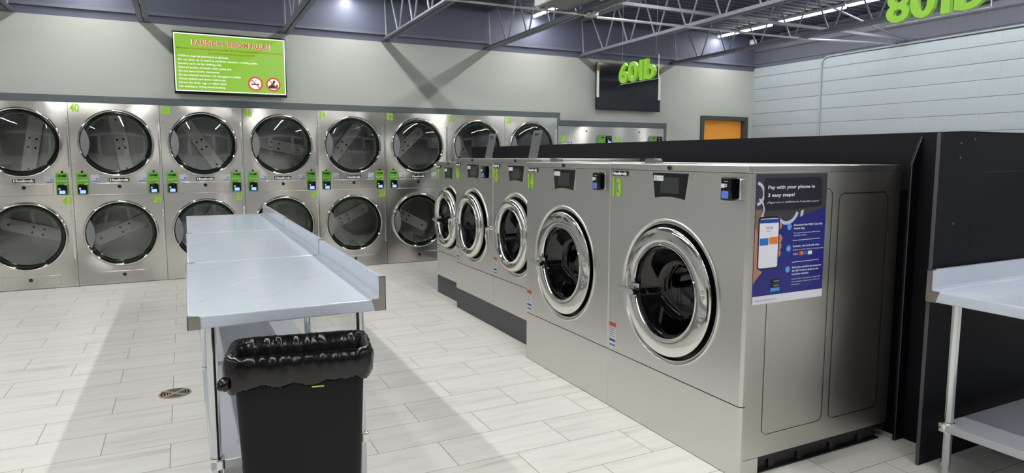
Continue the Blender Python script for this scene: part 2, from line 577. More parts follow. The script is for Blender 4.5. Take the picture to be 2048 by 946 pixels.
# ================================================================== steel bar joists
JX = [(-1.63, 'leftmost, cut by the left picture edge'), (-.335, 'first to the left of the green rules screen'),
      (1.25, 'ending on the wall above the right edge of the green rules screen'), (2.57, 'casting the left arm of the crossed shadow'),
      (4.13, 'casting the right arm of the crossed shadow'), (5.76, 'ending on the wall just left of the black screen'),
      (7.63, 'ending on the wall just right of the black screen')]


def joist_meshes():
    y0, y1 = YB - .01, YF + .02
    def zz(y, z): return z + SL * (YB - y)
    def chord(z, sgn):
        bm = new_bm()
        for s in (-1, 1):
            pr = [(.008, 0), (.062, 0), (.062, .006), (.014, .006), (.014, .055), (.008, .055)]
            A = [bm.verts.new((s * p[0], y0, zz(y0, z + sgn * p[1]))) for p in pr]
            B = [bm.verts.new((s * p[0], y1, zz(y1, z + sgn * p[1]))) for p in pr]
            for i in range(6): bm.faces.new((A[i], A[(i + 1) % 6], B[(i + 1) % 6], B[i]))
            bm.faces.new(A); bm.faces.new(B)
        return mesh_of('chord', bm, M_joist, False)
    bm = new_bm()
    pts = [(0, YB - .04, zz(YB, 3.67)), (0, YB - .09, zz(YB, 3.16))]
    tube(bm, pts, .011, 8)
    pts = [(0, 8.78, 3.68)]
    y = 8.42
    while y > YF + .7:
        pts += [(0, y + .035, zz(y, 3.14)), (0, y - .035, zz(y, 3.14)), (0, y - .27, zz(y, 3.67)), (0, y - .34, zz(y, 3.67))]
        y -= .61
    tube(bm, pts, .0125, 8)
    return chord(3.105, 1), chord(3.70, -1), mesh_of('web', bm, M_web)


jb, jt, jw = joist_meshes()
for x, lb in JX:
    t = thing('bar_joist', 'grey steel joist ' + lb, 'joist', (x, 0, 0), 0, 'open-web joists under the roof deck')
    put('bottom_chord', jb, t); put('top_chord', jt, t); put('web_rod', jw, t)

# ================================================================== strip lights
def light_meshes(L_):
    bm = new_bm(); box(bm, -.035, .035, -L_ / 2, L_ / 2, .0, .05, .004)
    a = mesh_of('light_housing', bm, M_whitepaint)
    bm = new_bm()
    pr = [(-.019, -.001), (-.018, -.018), (-.010, -.026), (.010, -.026), (.018, -.018), (.019, -.001)]
    prism(bm, pr, 'y', -L_ / 2 + .015, L_ / 2 - .015)
    return a, mesh_of('light_diffuser', bm, M_light)


lh, ld = light_meshes(1.2)
rows = [(-4.1, 'in the unseen row added beyond the left edge'), (-.90, 'in the leftmost row'), (2.05, 'in the second row from the left'),
        (4.89, 'in the third row from the left'), (8.62, 'in the row along the block wall')]
ords = ['nearest the back wall', 'second from the back wall', 'third from the back wall', 'fourth from the back wall', 'fifth from the back wall', 'sixth from the back wall', 'seventh from the back wall', 'eighth from the back wall', 'ninth from the back wall', 'tenth from the back wall', 'eleventh from the back wall']
for x, rl in rows:  # the first row's fixtures only dress the added lamp at the left
    y = 8.45
    k = 0
    while y > -3.8:
        t = thing('strip_light', 'strip light ' + ords[k] + ', ' + rl, 'ceiling light', (x, y, 3.655 + SL * (YB - y)), 0, 'strip lights under the roof deck')
        put('light_housing', lh, t); put('light_diffuser', ld, t)
        y -= 1.215 if k else 1.33
        k += 1

# ================================================================== stacked dryers
WD = .9278
X0 = -1.157
DC = .4645


def dryer_door_set(t, cz, ang, key):
    def ring():
        bm = new_bm()
        lathe(bm, [(.376, -.01), (.392, .0), (.394, .014), (.389, .03), (.380, .037), (.371, .034), (.366, .022)], (0, 0), 96)
        return mesh_of('door', bm, M_chrome, angle=60)
    d = put('door', cached('ddoor', ring), t); d.location = (DC, 0, cz)
    def gask():
        bm = new_bm(); lathe(bm, [(.367, .024), (.358, .012), (.335, .016), (.326, .012), (.322, .004)], (0, 0), 96)
        return mesh_of('gasket_ring', bm, M_gloss, angle=60)
    put('gasket_ring', cached('dgask', gask), d)
    def seal():
        bm = new_bm(); lathe(bm, [(.319, .008), (.3195, .012), (.3215, .012), (.3222, .008)], (0, 0), 96)
        return mesh_of('green_seal', bm, M_grnring)
    put('green_seal', cached('dseal', seal), d)
    def glass():
        bm = new_bm(); lathe(bm, [(0, .022), (.1, .021), (.2, .018), (.3, .011), (.322, .008)], (0, 0), 96)
        return mesh_of('door_glass', bm, M_glass, angle=80)
    put('door_glass', cached('dglass', glass), d, 'dark tinted round window')
    def lens():
        bm = new_bm()
        pts = []
        a0 = math.radians(152)
        for k in range(15):
            a = a0 + (2 * PI - 2 * a0) * k / 14
            pts.append((.360 * math.cos(a), .360 * math.sin(a)))
        ztop = .360 * math.sin(a0)
        for k in range(1, 14):
            z = -ztop + 2 * ztop * k / 14
            pts.append((-.318 + .048 * (1 - (z / ztop) ** 2), z))
        prism(bm, pts, 'y', -.036, -.018)
        return mesh_of('door_handle', bm, M_plate, angle=50)
    put('door_handle', cached('dlens', lens), d)
    # drum with perforated back and its strap
    def drum():
        bm = new_bm(); lathe(bm, [(.375, .0), (.372, -.07), (.43, -.09), (.43, -.72), (0, -.72)], (0, 0), 64)
        return mesh_of('drum', bm, M_drum, angle=40)
    dm = put('drum', cached('ddrum', drum), t); dm.location = (DC, 0, cz)
    def strap():
        bm = new_bm()
        n = 12; R, Lh = .075, .34
        pts = []
        for k in range(n + 1):
            a = -PI / 2 + PI * k / n
            pts.append((Lh + .05 * math.cos(a), R * math.sin(a)))
        for k in range(n + 1):
            a = PI / 2 + PI * k / n
            pts.append((-Lh + .05 * math.cos(a), R * math.sin(a)))
        prism(bm, pts, 'y', .66, .715)
        return mesh_of('drum_strap', bm, M_strap, angle=40)
    s = put('drum_strap', cached('dstrap', strap), dm); s.rotation_euler = (0, ang, 0)
    def holes():
        bm = new_bm()
        for (hx, hz) in ((-.31, 0), (.31, 0), (-.06, .035), (-.06, -.035), (.05, .035), (.05, -.035)):
            lathe(bm, [(0, 0), (.013, 0)], (hx, hz), 12, y=.657)
        return mesh_of('bolt_holes', bm, M_dark)
    h_ = put('bolt_holes', cached('dholes', holes), dm); h_.rotation_euler = (0, ang, 0)
    def ribs():
        bm = new_bm()
        for k in range(3):
            a = 2 * PI * k / 3
            c, s_ = math.cos(a), math.sin(a)
            n_ = []
            for (rr, tt) in ((.43, -.05), (.335, -.012), (.335, .012), (.43, .05)):
                n_.append((rr * c - tt * s_, rr * s_ + tt * c))
            prism(bm, n_, 'y', .12, .70)
        return mesh_of('drum_rib', bm, M_drum, angle=30)
    r_ = put('drum_rib', cached('dribs', ribs), dm); r_.rotation_euler = (0, ang + .6, 0)


def reader_me(sc, dim):
    def f():
        bm = new_bm(); box(bm, 0, .093 * sc, -.045, 0, 0, .113 * sc, .01, 3)
        return mesh_of('card_reader', bm, M_gloss)
    return f


def card_reader(t, x, z, sc=1.):
    r = put('card_reader', cached(('rd', sc), reader_me(sc, 0)), t, 'small black card reader with a lit blue screen'); r.location = (x, 0, z)
    def scr():
        bm = new_bm(); box(bm, .018 * sc, .075 * sc, -.0465, -.044, .008 * sc, .045 * sc); return mesh_of('reader_screen', bm, M_scr, False)
    put('reader_screen', cached(('rs', sc), scr), r)
    def lb():
        bm = new_bm(); box(bm, .012 * sc, .03 * sc, -.0465, -.044, .055 * sc, .072 * sc); return mesh_of('reader_label', bm, M_white, False)
    put('reader_label', cached(('rl', sc), lb), r)


def ctrl_panel(t, x0, x1, z0, z1):
    def f():
        bm = new_bm(); box(bm, 0, x1 - x0, -.008, 0, 0, z1 - z0, .003)
        a = mesh_of('control_panel', bm, M_green)
        return a
    c = put('control_panel', cached(('cp', round(x1 - x0, 3), round(z1 - z0, 3)), f), t); c.location = (x0, 0, z0)
    W, H = x1 - x0, z1 - z0
    def d():
        bm = new_bm(); box(bm, W * .18, W * .48, -.0095, -.008, H * .84, H * .9); box(bm, W * .52, W * .86, -.0095, -.008, H * .82, H * .91)
        return mesh_of('digit_display', bm, M_dark, False)
    put('digit_display', cached(('dd', round(W, 3)), d), c)
    def k():
        bm = new_bm()
        for a in (.12, .82): box(bm, W * a, W * (a + .05), -.0095, -.008, H * .62, H * .68)
        box(bm, W * .28, W * .74, -.0092, -.008, H * .63, H * .645)
        box(bm, W * .66, W * .92, -.0092, -.008, H * .47, H * .5)
        return mesh_of('panel_marks', bm, M_white, False)
    put('panel_marks', cached(('pk', round(W, 3)), k), c)
    return c


def badge(t, x, z, W, H, key='b', basis=FRONT):
    def f():
        bm = new_bm(); box(bm, 0, W, -.006, 0, 0, H, .0015); return mesh_of('brand_badge', bm, M_gloss)
    o = put('brand_badge', cached((key, 'bg', W, H), f), t); o.location = (x, 0, z)
    put('badge_lettering', cached((key, 'bl', W, H), lambda: text_me('Huebsch', H * .62, M_white, (W * .05, -.006, H * .2), fit=W * .9, bold=.06)), o)


def lock(t, x, z, r=.02, y=0.):
    def f():
        bm = new_bm(); lathe(bm, [(r, 0), (r, .006), (r * .8, .01), (r * .5, .011), (.0, .012)], (0, 0), 24); return mesh_of('lock', bm, M_gloss)
    o = put('lock', cached(('lock', r), f), t); o.location = (x, y, z)


def num_decal(t, s, x, z, W, H):
    put('number_decal', text_me(s, H, M_num, (x, -.001, z), fit=W, bold=.036, extr=.001), t, 'yellow-green number ' + s)


def id_sticker(t, s, x, z):
    def f():
        bm = new_bm(); prism(bm, rrect(0, .086, 0, .085, .008), 'y', -.0015, 0)
        return mesh_of('id_sticker', bm, M_lbl, False)
    o = put('id_sticker', cached('idst', f), t); o.location = (x, 0, z)
    put('sticker_number', text_me(s, .024, M_blueprint, (.048, -.0015, .03), fit=.03, extr=.0004, bold=.02), o)
    def g_():
        bm = new_bm(); box(bm, .006, .08, -.0019, -.0015, .01, .02); return mesh_of('sticker_stripe', bm, M_plinth, False)
    put('sticker_stripe', cached('idstripe', g_), o)


def stacked_dryer(i, up, lo, lb, ang):
    W = WD - .004
    t = thing('stacked_dryer', lb, 'dryer', (X0 + i * WD + .002, YB - .012, 0), 0, 'stainless stacked dryers along the back wall')
    def cab():
        bm = new_bm()
        box(bm, 0, .012, .012, 1.0, 0, 2.138); box(bm, W - .012, W, .012, 1.0, 0, 2.138)
        box(bm, 0, W, .012, 1.0, 2.12, 2.138); box(bm, 0, W, .9, 1.0, 0, 2.12); box(bm, 0, W, .012, 1.0, 1.0, 1.02)
        return mesh_of('cabinet', bm, M_dark, False)
    put('cabinet', cached('dcab', cab), t)
    def fu():
        bm = new_bm(); holed_plate(bm, 0, W, 1.076, 2.138, DC, 1.678, .380); return mesh_of('upper_front', bm, M_steelD, False)
    put('upper_front', cached('dfu', fu), t)
    def fl():
        bm = new_bm(); holed_plate(bm, 0, W, .006, 1.069, DC, .612, .380)
        return mesh_of('lower_front', bm, M_steelD, False)
    put('lower_front', cached('dfl', fl), t)
    def lip():
        bm = new_bm(); box(bm, 0, W, -.010, .004, 1.069, 1.078, .002); return mesh_of('shelf_lip', bm, M_steelD, False)
    put('shelf_lip', cached('dlip', lip), t)
    dryer_door_set(t, 1.678, ang[0], 'u'); dryer_door_set(t, .612, ang[1], 'l')
    for z in (1.40, .33):
        def hg():
            bm = new_bm(); box(bm, 0, .018, -.008, 0, 0, .56, .003); return mesh_of('hinge_strip', bm, M_edge)
        h = put('hinge_strip', cached('dhinge', hg), t); h.location = (.896, 0, z)
    # raised door skin beside each ring
    for cz in (1.678, .612):
        def skin():
            bm = new_bm()
            pts = []
            for k in range(19):
                a = math.radians(65 - 130 * k / 18)
                pts.append((.395 * math.cos(a), .395 * math.sin(a)))
            pts = [(.432, .325), (.31, .325)] + pts + [(.31, -.325), (.432, -.290)]
            prism(bm, pts, 'y', -.0055, 0)
            return mesh_of('door_skin', bm, M_steelD, False)
        s = put('door_skin', cached('dskin', skin), t); s.location = (DC, 0, cz)
    for (x, z) in ((.1, 1.343), (.833, 1.343)): lock(t, x, z, .013)
    ctrl_panel(t, .04, .16, 1.083, 1.331); ctrl_panel(t, .768, .888, 1.083, 1.329)
    card_reader(t, .055, 1.086); card_reader(t, .783, 1.086)
    id_sticker(t, up, .181, 1.218); id_sticker(t, lo, .668, 1.214)
    badge(t, .361, 1.226, .21, .04)
    def dw():
        bm = new_bm(); box(bm, 0, .552, -.006, 0, 0, .126, .004, 2); return mesh_of('lint_drawer', bm, M_steelD)
    d = put('lint_drawer', cached('ddraw', dw), t); d.location = (.188, 0, 1.085)
    lock(t, .467, 1.168, .021, -.006)
    d = put('lint_drawer', cached('ddraw', dw), t); d.location = (.2, 0, .03)
    lock(t, .467, .11, .021, -.006)
    num_decal(t, up, .019, 2.036, .094, .09)
    num_decal(t, lo, .814, .968, .092, .09)
    def scw():
        bm = new_bm()
        for x, z in ((.035, 1.93), (.03, 1.47), (.035, .86), (.03, .43)): lathe(bm, [(.006, 0), (.005, .003), (0, .004)], (x, z), 10)
        return mesh_of('screws', bm, M_edge)
    put('screws', cached('dscw', scw), t)


desc = {-1: 'leftmost stacked stainless dryer, cut by the left edge, lower door numbered 41', 0: 'stainless stacked dryer numbered 40 over 39',
        1: 'stainless stacked dryer numbered 38 over 37, partly behind the folding tables', 2: 'stainless stacked dryer numbered 36 over 35, lower door mostly hidden by the folding tables',
        3: 'stainless stacked dryer numbered 34 over 33', 4: 'stainless stacked dryer numbered 32, its right edge behind washer 17',
        5: 'stainless stacked dryer numbered 30, its lower half hidden by the washers', 6: 'stainless stacked dryer numbered 28, last of the tall dryers'}
angs = {-1: (1.75, .3), 0: (1.42, -.42), 1: (1.0, 2.2), 2: (.2, 1.), 3: (-.9, 2.7), 4: (2.4, .5), 5: (1.2, .4), 6: (.4, .8)}
for i in range(-1, 7):
    stacked_dryer(i, str(40 - 2 * i), str(39 - 2 * i), desc[i], angs[i])


def single_dryer(x, s, lb):
    W = 1.06
    t = thing('single_dryer', lb, 'dryer', (x, YB - .012, 0), 0, 'wide single dryers at the end of the dryer wall')
    bm = new_bm()
    box(bm, 0, .012, .012, 1.1, 0, 2.014); box(bm, W - .012, W, .012, 1.1, 0, 2.014); box(bm, 0, W, .012, 1.1, 2.0, 2.014); box(bm, 0, W, 1.0, 1.1, 0, 2.0)
    obj('cabinet', bm, M_dark, t, False)
    bm = new_bm(); holed_plate(bm, 0, W, .30, 2.014, W / 2, 1.15, .43); obj('upper_front', bm, M_steelD, t, False)
    bm = new_bm(); box(bm, 0, W, 0, .012, .006, .292); obj('lower_front', bm, M_steelD, t, False)
    bm = new_bm(); lathe(bm, [(.425, -.01), (.445, 0), (.446, .016), (.436, .035), (.42, .034), (.412, .022)], (W / 2, 1.15)); d = obj('door', bm, M_chrome, t, angle=60)
    bm = new_bm(); lathe(bm, [(.414, .024), (.40, .012), (.37, .012)], (W / 2, 1.15)); obj('gasket_ring', bm, M_gloss, d, angle=60)
    bm = new_bm(); lathe(bm, [(0, .02), (.2, .017), (.372, .01)], (W / 2, 1.15)); obj('door_glass', bm, M_glass, d, angle=80)
    bm = new_bm(); lathe(bm, [(.42, 0), (.42, -.08), (.48, -.1), (.48, -.8), (0, -.8)], (W / 2, 1.15), 64); obj('drum', bm, M_drum, t)
    lock(t, .537, 1.942, .013)
    bm = new_bm(); prism(bm, [(1.035, 1.70), (1.035, 1.881), (.76, 1.881), (.735, 1.865), (.72, 1.83), (.715, 1.70)], 'y', -.01, 0); c = obj('control_recess', bm, M_plate, t, False)
    bm = new_bm(); box(bm, .772, .905, -.014, -.01, 1.70, 1.866); obj('control_panel', bm, M_green, c, False)
    bm = new_bm(); box(bm, .82, .87, -.0155, -.014, 1.835, 1.855); box(bm, .905, 1.03, -.0135, -.01, 1.70, 1.866); obj('digit_display', bm, M_dark, c, False)
    card_reader(t, .918, 1.735, .99)
    badge(t, .041, 1.73, .222, .035)
    num_decal(t, s, .045, 1.772, .098, .095)


single_dryer(5.345, '26', 'wide single stainless dryer numbered 26, seen above the black partition')
single_dryer(6.405, '24', 'wide single stainless dryer beside dryer 26, nearest the orange door')

# ================================================================== washers
def washer(n, y_left, W, X, H, zs, plinth, cz, Rr, Rd, Rg, style, disp, pay, depth, lb, hopper, group, numz):
    """local frame: x runs to the right along the front, y into the machine"""
    t = thing('washing_machine', lb, 'washer', (X, y_left, 0), -PI / 2, group)
    cx = W / 2 - .004 if style == 'big' else W / 2
    lidt = .034
    zt = H - lidt
    e = .0015
    z0 = plinth
    # carcase
    bm = new_bm()
    box(bm, e, .014, .016, depth, z0 + .09 * (plinth == 0), zt); box(bm, e + .014, W - .016, depth - .02, depth, z0 + .05, zt)
    obj('carcase', bm, M_steelS, t, False)
    bm = new_bm(); zb = z0 + .09 * (plinth == 0)
    box(bm, W - .016, W - .001, .028, depth, zb, zt)
    sp = obj('side_panel', bm, M_steelS, t, False)
    if n == '13':
        bm = new_bm()
        fn = lambda a, b_: (W - .0002, a, b_)
        for (a0, a1, b0, b1) in ((.142, .560, .195, 1.37), (.61, .985, .195, 1.345)):
            outline_groove(bm, rrect(a0, a1, b0, b1, .035), .0035, fn)
        obj('pressed_outline', bm, mat('pressed_line', linear=(.12, .11, .1), rough=.4, metal=1), sp, False)  # flat dark line painted as the shaded edge of the pressing
        bm = new_bm()
        for (a0, a1, b0, b1) in ((.142, .560, .195, 1.37), (.61, .985, .195, 1.345)):
            outline_groove(bm, rrect(a0 + .004, a1 + .004, b0 - .003, b1 - .003, .035), .002, lambda a, b_: (W - .0001, a, b_))
        obj('painted_highlight', bm, M_edge, sp, False)  # flat bright line painted beside it as the pressing's glint
    # fronts: sheet with chamfered right edge
    bm = new_bm()
    holed_plate(bm, e, W - .012, zs + .003, zt - .002, cx, cz, Rd + .019, 0, .02)
    prism(bm, [(W - .012, 0), (W, .014), (W, .03), (W - .012, .03)], 'z', zs + .003, zt - .002)
    obj('upper_front', bm, M_steelW, t, False)
    bm = new_bm()
    prism(bm, [(e, 0), (W - .012, 0), (W, .014), (W, .03), (e, .03)], 'z', z0 + .004, zs - .002)
    if plinth == 0: box(bm, W - .03, W, .03, .125, .004, .088)
    obj('lower_front', bm, M_steelW, t, False)
    bm = new_bm(); box(bm, e + .002, W - .004, .012, .028, zs - .004, zs + .006); obj('panel_gap', bm, M_dark, t, False)
    # lid
    bm = new_bm(); box(bm, e, W - .0005, -.006, depth, zt, H, .004, 2); obj('lid', bm, M_steelW, t)
    lock(t, W * .5, zt + .017, .013, -.006)
    # base frame or plinth
    if plinth:
        bm = new_bm(); box(bm, 0, W, .004, depth, 0, plinth); obj('plinth', bm, M_plinth, t, False)
    else:
        bm = new_bm()
        box(bm, .02, W - .03, .13, depth - .05, .002, .07)
        box(bm, W - .06, W - .012, .126, depth - .02, .06, .09)
        for yy in (.22, .42, .66, .88): prism(bm, [(yy, .0), (yy + .05, .0), (yy + .008, .088), (yy, .088)], 'x', W - .075, W - .02)
        box(bm, .05, W - .01, .13, depth - .04, .001, .008)
        obj('base_frame', bm, M_blk, t, False)
    # bezel
    bm = new_bm()
    lathe(bm, [(Rr, -.001), (Rr, .006), (Rr - .002, .010), (Rr - .007, .011), (Rr - .011, .008), (Rr - .016, .004), (Rd + .022, -.004), (Rd + .018, -.008)], (cx, cz))
    obj('door_bezel', bm, M_bezel, t, angle=60)
    bm = new_bm(); lathe(bm, [(Rd + .0185, -.003), (Rd + .017, -.03), (Rd - .05, -.032), (Rg + .01, -.032)], (cx, cz)); obj('door_seal', bm, M_blk, t)
    dx = -.006 if style == 'big' else -.02
    dxx = cx + dx
    bm = new_bm()
    if style == 'big':
        pr = [(Rd - .02, -.01), (Rd - .003, .0), (Rd, .006), (Rd, .014), (Rd - .004, .018), (Rd - .009, .0185), (Rd - .012, .020), (Rd - .03, .0245), (Rd - .055, .0275), (Rg + .03, .0275), (Rg + .012, .025), (Rg + .009, .028), (Rg + .004, .027), (Rg + .001, .020), (Rg - .002, .008), (Rg - .004, -.02)]
    else:
        pr = [(Rd - .03, -.01), (Rd, .0), (Rd + .004, .03), (Rd, .05), (Rd - .015, .064), (Rd - .035, .066), (Rd - .05, .058), (Rg + .018, .05), (Rg + .012, .058), (Rg + .004, .060), (Rg - .002, .052), (Rg - .004, .02), (Rg - .004, -.02)]
    lathe(bm, pr, (dxx, cz))
    d = obj('door', bm, M_chrome, t, angle=50)
    bm = new_bm()
    lathe(bm, [(Rg - .003, .004), (Rg - .012, -.0), (Rg - .02, -.05), (Rg - .045, -.10), (Rg - .05, -.11), (Rg - .06, -.105), (Rg - .075, -.15), (Rg - .08, -.20)], (dxx, cz))
    obj('rubber_boot', bm, M_gloss, d, angle=40)
    bm = new_bm()
    rg = Rg - .014
    lathe(bm, [(0, -.13), (rg * .5, -.128), (rg * .72, -.115), (rg * .8, -.09), (rg * .9, -.03), (rg, .0)], (dxx, cz)); obj('door_glass', bm, M_glassW, d, angle=70)
    bm = new_bm()
    lathe(bm, [(Rg - .085, -.16), (Rg - .085, -.17), (Rd + .03, -.2), (Rd + .03, -.7), (0, -.7)], (dxx, cz), 64)
    for k in range(4):
        a = PI / 2 * k + .5
        c, s_ = math.cos(a), math.sin(a); R_ = Rd + .03
        prism(bm, [(dxx + rr * c - tt * s_, cz + rr * s_ + tt * c) for rr, tt in ((R_, -.05), (R_ - .09, -.015), (R_ - .09, .015), (R_, .05))], 'y', .22, .69)
    obj('drum', bm, M_drumW, t)
    # rivets on the hinge side
    rr = (Rd + Rg) / 2 + .01
    if style == 'big':
        for a in (.13 - .045, .13 + .045, -.32 - .045, -.32 + .045):
            bm = new_bm(); lathe(bm, [(.011, .022), (.009, .031), (0, .034)], (dxx + rr * math.cos(a), cz + rr * math.sin(a)), 14)
            obj('hinge_rivet', bm, M_chrome, d)
    # handle
    if style == 'big' or n == '17':
        bm = new_bm()
        hx = dxx - Rd + .05
        hz = cz - .028
        prism(bm, rrect(hx - .035, hx + .115, hz - .018, hz + .012, .012), 'y', -.082, -.05)
        bmesh.ops.bevel(bm, geom=list(bm.edges), offset=.004, segments=2, affect='EDGES')
        box(bm, hx + .045, hx + .085, -.055, -.0, hz - .012, hz + .02, .004)
        box(bm, hx + .03, hx + .11, -.04, -.02, hz + .012, hz + .04, .004)
        obj('door_handle', bm, M_chrome, d)
    else:
        bm = new_bm()
        hx = dxx - Rd - .01
        tube(bm, [(hx + .05, -.05, cz + .03), (hx - .01, -.085, cz + .035), (hx - .04, -.1, cz + .025), (hx - .045, -.1, cz - .03), (hx - .035, -.09, cz - .16)], [.014, .016, .017, .014, .010], 12)
        box(bm, hx + .0, hx + .07, -.07, -.03, cz + .01, cz + .06, .008)
        obj('door_handle', bm, M_chrome, d)
    # display
    (d0, d1, e0, e1, zt_, zb_) = disp
    bm = new_bm()
    pts = [(d0, zt_), (d1, zt_)]
    for k in range(9):
        u = k / 8
        pts.append((e1 + (e0 - e1) * u, zb_ + .010 * (1 - (2 * u - 1) ** 2)))
    cxm = sum(p[0] for p in pts) / len(pts); czm = (zt_ + zb_) / 2
    prism(bm, [(cxm + (p[0] - cxm) * 1.03, czm + (p[1] - czm) * 1.05) for p in pts], 'y', -.002, .001)
    fr = obj('display_frame', bm, M_edge, t, False)
    bm = new_bm(); prism(bm, pts, 'y', -.004, -.001); dp = obj('display_panel', bm, M_gloss, t, False)
    bm = new_bm(); ww = e1 - e0
    box(bm, e0 + ww * .19, e1 - ww * .19, -.0048, -.0038, zb_ + .028, zt_ - .022); obj('display_screen', bm, M_disp, dp, False)
    bm = new_bm(); box(bm, d0 + .012, d0 + .012 + ww * .33, -.0054, -.004, zt_ - .042, zt_ - .014); st = obj('display_sticker', bm, M_white, dp, False)
    put('sticker_print', text_me('NO LAY FLAT', .006, M_dark, (d0 + .012 + ww * .13, -.0055, zt_ - .031), extr=0, fit=ww * .18), dp)
    bm = new_bm(); disc(bm, d0 + .012 + ww * .07, zt_ - .028, .009, -.0056, 20, .0065); obj('sticker_symbol', bm, M_dark, dp, False)
    # payment reader
    if pay:
        (p0, p1, q0, q1) = pay
        bm = new_bm(); pw = (p1 - p0)
        box(bm, p0 + pw * .25, p1 - .001, -.022, 0, q0 + .008, q1 - .005, .004)
        bk = obj('reader_bracket', bm, M_gloss, t)
        bm = new_bm(); box(bm, p1 - .012, p1 + .001, -.025, -.0, q0 + .006, q1 - .006, .002); obj('bracket_edge', bm, M_edge, bk)
        bm = new_bm(); box(bm, p0, p0 + pw * .66, -.052, -.012, q0, q1, .008, 3); rd = obj('card_reader', bm, M_gloss, t)
        a0 = p0 + pw * .1; wid = pw * .5
        bm = new_bm(); box(bm, a0, a0 + wid * .85, -.053, -.051, q0 + .010, q0 + .045); obj('reader_screen', bm, M_scr2, rd, False)
        bm = new_bm(); box(bm, a0 - .004, a0 + .017, -.0532, -.051, q0 + .058, q0 + .078); obj('reader_label', bm, M_white, rd, False)
        put('reader_print', text_me('Kiosoft', .006, M_white, (a0 + .016, -.0524, q1 - .022), extr=0, fit=.022), rd)
        bm = new_bm(); disc(bm, a0 + .026, q1 - .038, .008, -.0526, 16, .0045); obj('reader_symbol', bm, M_white, rd, False)
    # warning sticker
    bm = new_bm(); box(bm, .01, .078, -.0012, 0, zs + .022, zs + .178); s = obj('warning_sticker', bm, M_white, t, False)
    bm = new_bm(); box(bm, .01, .078, -.0018, -.0011, zs + .15, zs + .176); obj('sticker_header', bm, M_orange, s, False)
    bm = new_bm(); box(bm, .014, .074, -.0018, -.0011, zs + .058, zs + .074)
    for q in range(5): box(bm, .016, .072 - (q % 2) * .01, -.0016, -.0011, zs + .136 - .012 * q, zs + .139 - .012 * q)
    for q in range(3): box(bm, .018 + q * .019, .032 + q * .019, -.0016, -.0011, zs + .03, zs + .044)
    obj('sticker_lines', bm, M_blueprint, s, False)
    badge(t, .015, numz + .117, .155 if W > 1 else .125, .028, 'w')
    num_decal(t, n, .02, numz, .085 if W > 1 else .075, .103)
    # soap hopper cover on the lid
    hx, hy, opened = hopper
    if opened:
        bm = new_bm()
        box(bm, -.07, .07, 0, .012, 0, .24, .004)
        c = obj('soap_hopper_cover', bm, M_dfloor, t, label='soap hopper cover standing open'); c.location = (hx, hy, H); c.rotation_euler = (-.22, 0, 0)
        bm = new_bm(); prism(bm, rrect(-.03, .03, .195, .212, .006), 'y', -.002, -.0005); obj('cover_slot', bm, M_dark, c, False)
        bm = new_bm(); prism(bm, rrect(-.058, .058, .02, .225, .01), 'y', -.0012, -.0002); obj('cover_inset', bm, M_plinth, c, False)
    else:
        bm = new_bm(); box(bm, hx - .08, hx + .08, hy, hy + .27, H, H + .006, .002)
        c = obj('soap_hopper_cover', bm, M_steelW, t)
        bm = new_bm(); prism(bm, [(hx - .05, H + .004), (hx + .05, H + .004), (hx + .042, H + .024), (hx + .03, H + .03), (hx - .035, H + .03), (hx - .044, H + .024)], 'y', hy + .0, hy + .05)
        obj('hopper_knob', bm, M_dfloor, c, angle=20)
    return t


G80 = 'large freestanding washers at the front of the row'
G60 = 'medium washers on grey plinths behind the large ones'
BD = (.395, .675, .417, .651, 1.438, 1.304)
w13 = washer('13', 3.238, 1.0705, 2.276, 1.484, .355, 0, .807, .391, .346, .243, 'big', BD, (.946, 1.046, 1.322, 1.43), 1.084,
             'large stainless washer numbered 13 with a blue poster on its side', (.30, .05, False), G80, 1.296)
w14 = washer('14', 4.307, 1.0690, 2.276, 1.484, .355, 0, .807, .391, .346, .243, 'big', BD, (.946, 1.046, 1.322, 1.43), 1.084,
             'large stainless washer numbered 14, second from the right, with a card reader', (.30, .05, False), G80, 1.296)
SD = (.304, .592, .333, .563, 1.45, 1.322)
washer('15', 5.235, .889, 2.43, 1.508, .467, .20, .878, .353, .298, .215, 'lever', SD, (.735, .865, 1.333, 1.445), 1.0,
       'stainless washer numbered 15, partly hidden by washer 14, soap cover open', (.40, .17, True), G60, 1.315)
washer('16', 6.125, .889, 2.43, 1.508, .467, .20, .878, .353, .298, .215, 'lever', SD, (.735, .865, 1.333, 1.445), 1.0,
       'stainless washer numbered 16 with lever handle, between washers 15 and 17, soap cover open', (.40, .17, True), G60, 1.315)
SD2 = (.26, .5, .28, .48, 1.41, 1.29)
washer('17', 6.93, .77, 2.52, 1.468, .474, .20, .868, .35, .305, .215, 'lever', SD2, None, .9,
       'smallest stainless washer numbered 17, farthest in the row, beside the dryers', (.35, .06, False), G60, 1.285)

# ---- payment poster on the side of washer 13 (side face: local x = W)
PW, PX, PY = .47, 1.0705 - .001, .046
PZ1, PH = 1.446, .606
pm = {k: mat('poster_' + k, c, .3) for k, c in dict(blue=(28, 32, 120), photo=(58, 56, 62), dark=(28, 28, 38), white=(222, 224, 235), ring=(190, 192, 215), cyan=(70, 150, 220), skin=(176, 124, 104), orange=(215, 125, 45), cblue=(35, 110, 190), navy=(30, 60, 150), red=(190, 50, 40), tan=(125, 100, 85), black=(14, 14, 20)).items()}


def P_(s, t_, off): return (PX + off, PY + s * PW, PZ1 - t_ * PH)


def ppoly(bm, pts, off):
    m = len(pts) // 2
    if getattr(pts, 'strip', False):      # a curved band, built as quads
        A = [bm.verts.new(P_(s, t_, off)) for s, t_ in pts[:m]]
        B = [bm.verts.new(P_(s, t_, off)) for s, t_ in pts[m:]][::-1]
        for i in range(m - 1):
            try: bm.faces.new((A[i], A[i + 1], B[i + 1], B[i]))
            except ValueError: pass
    else:
        bm.faces.new([bm.verts.new(P_(s, t_, off)) for s, t_ in pts])


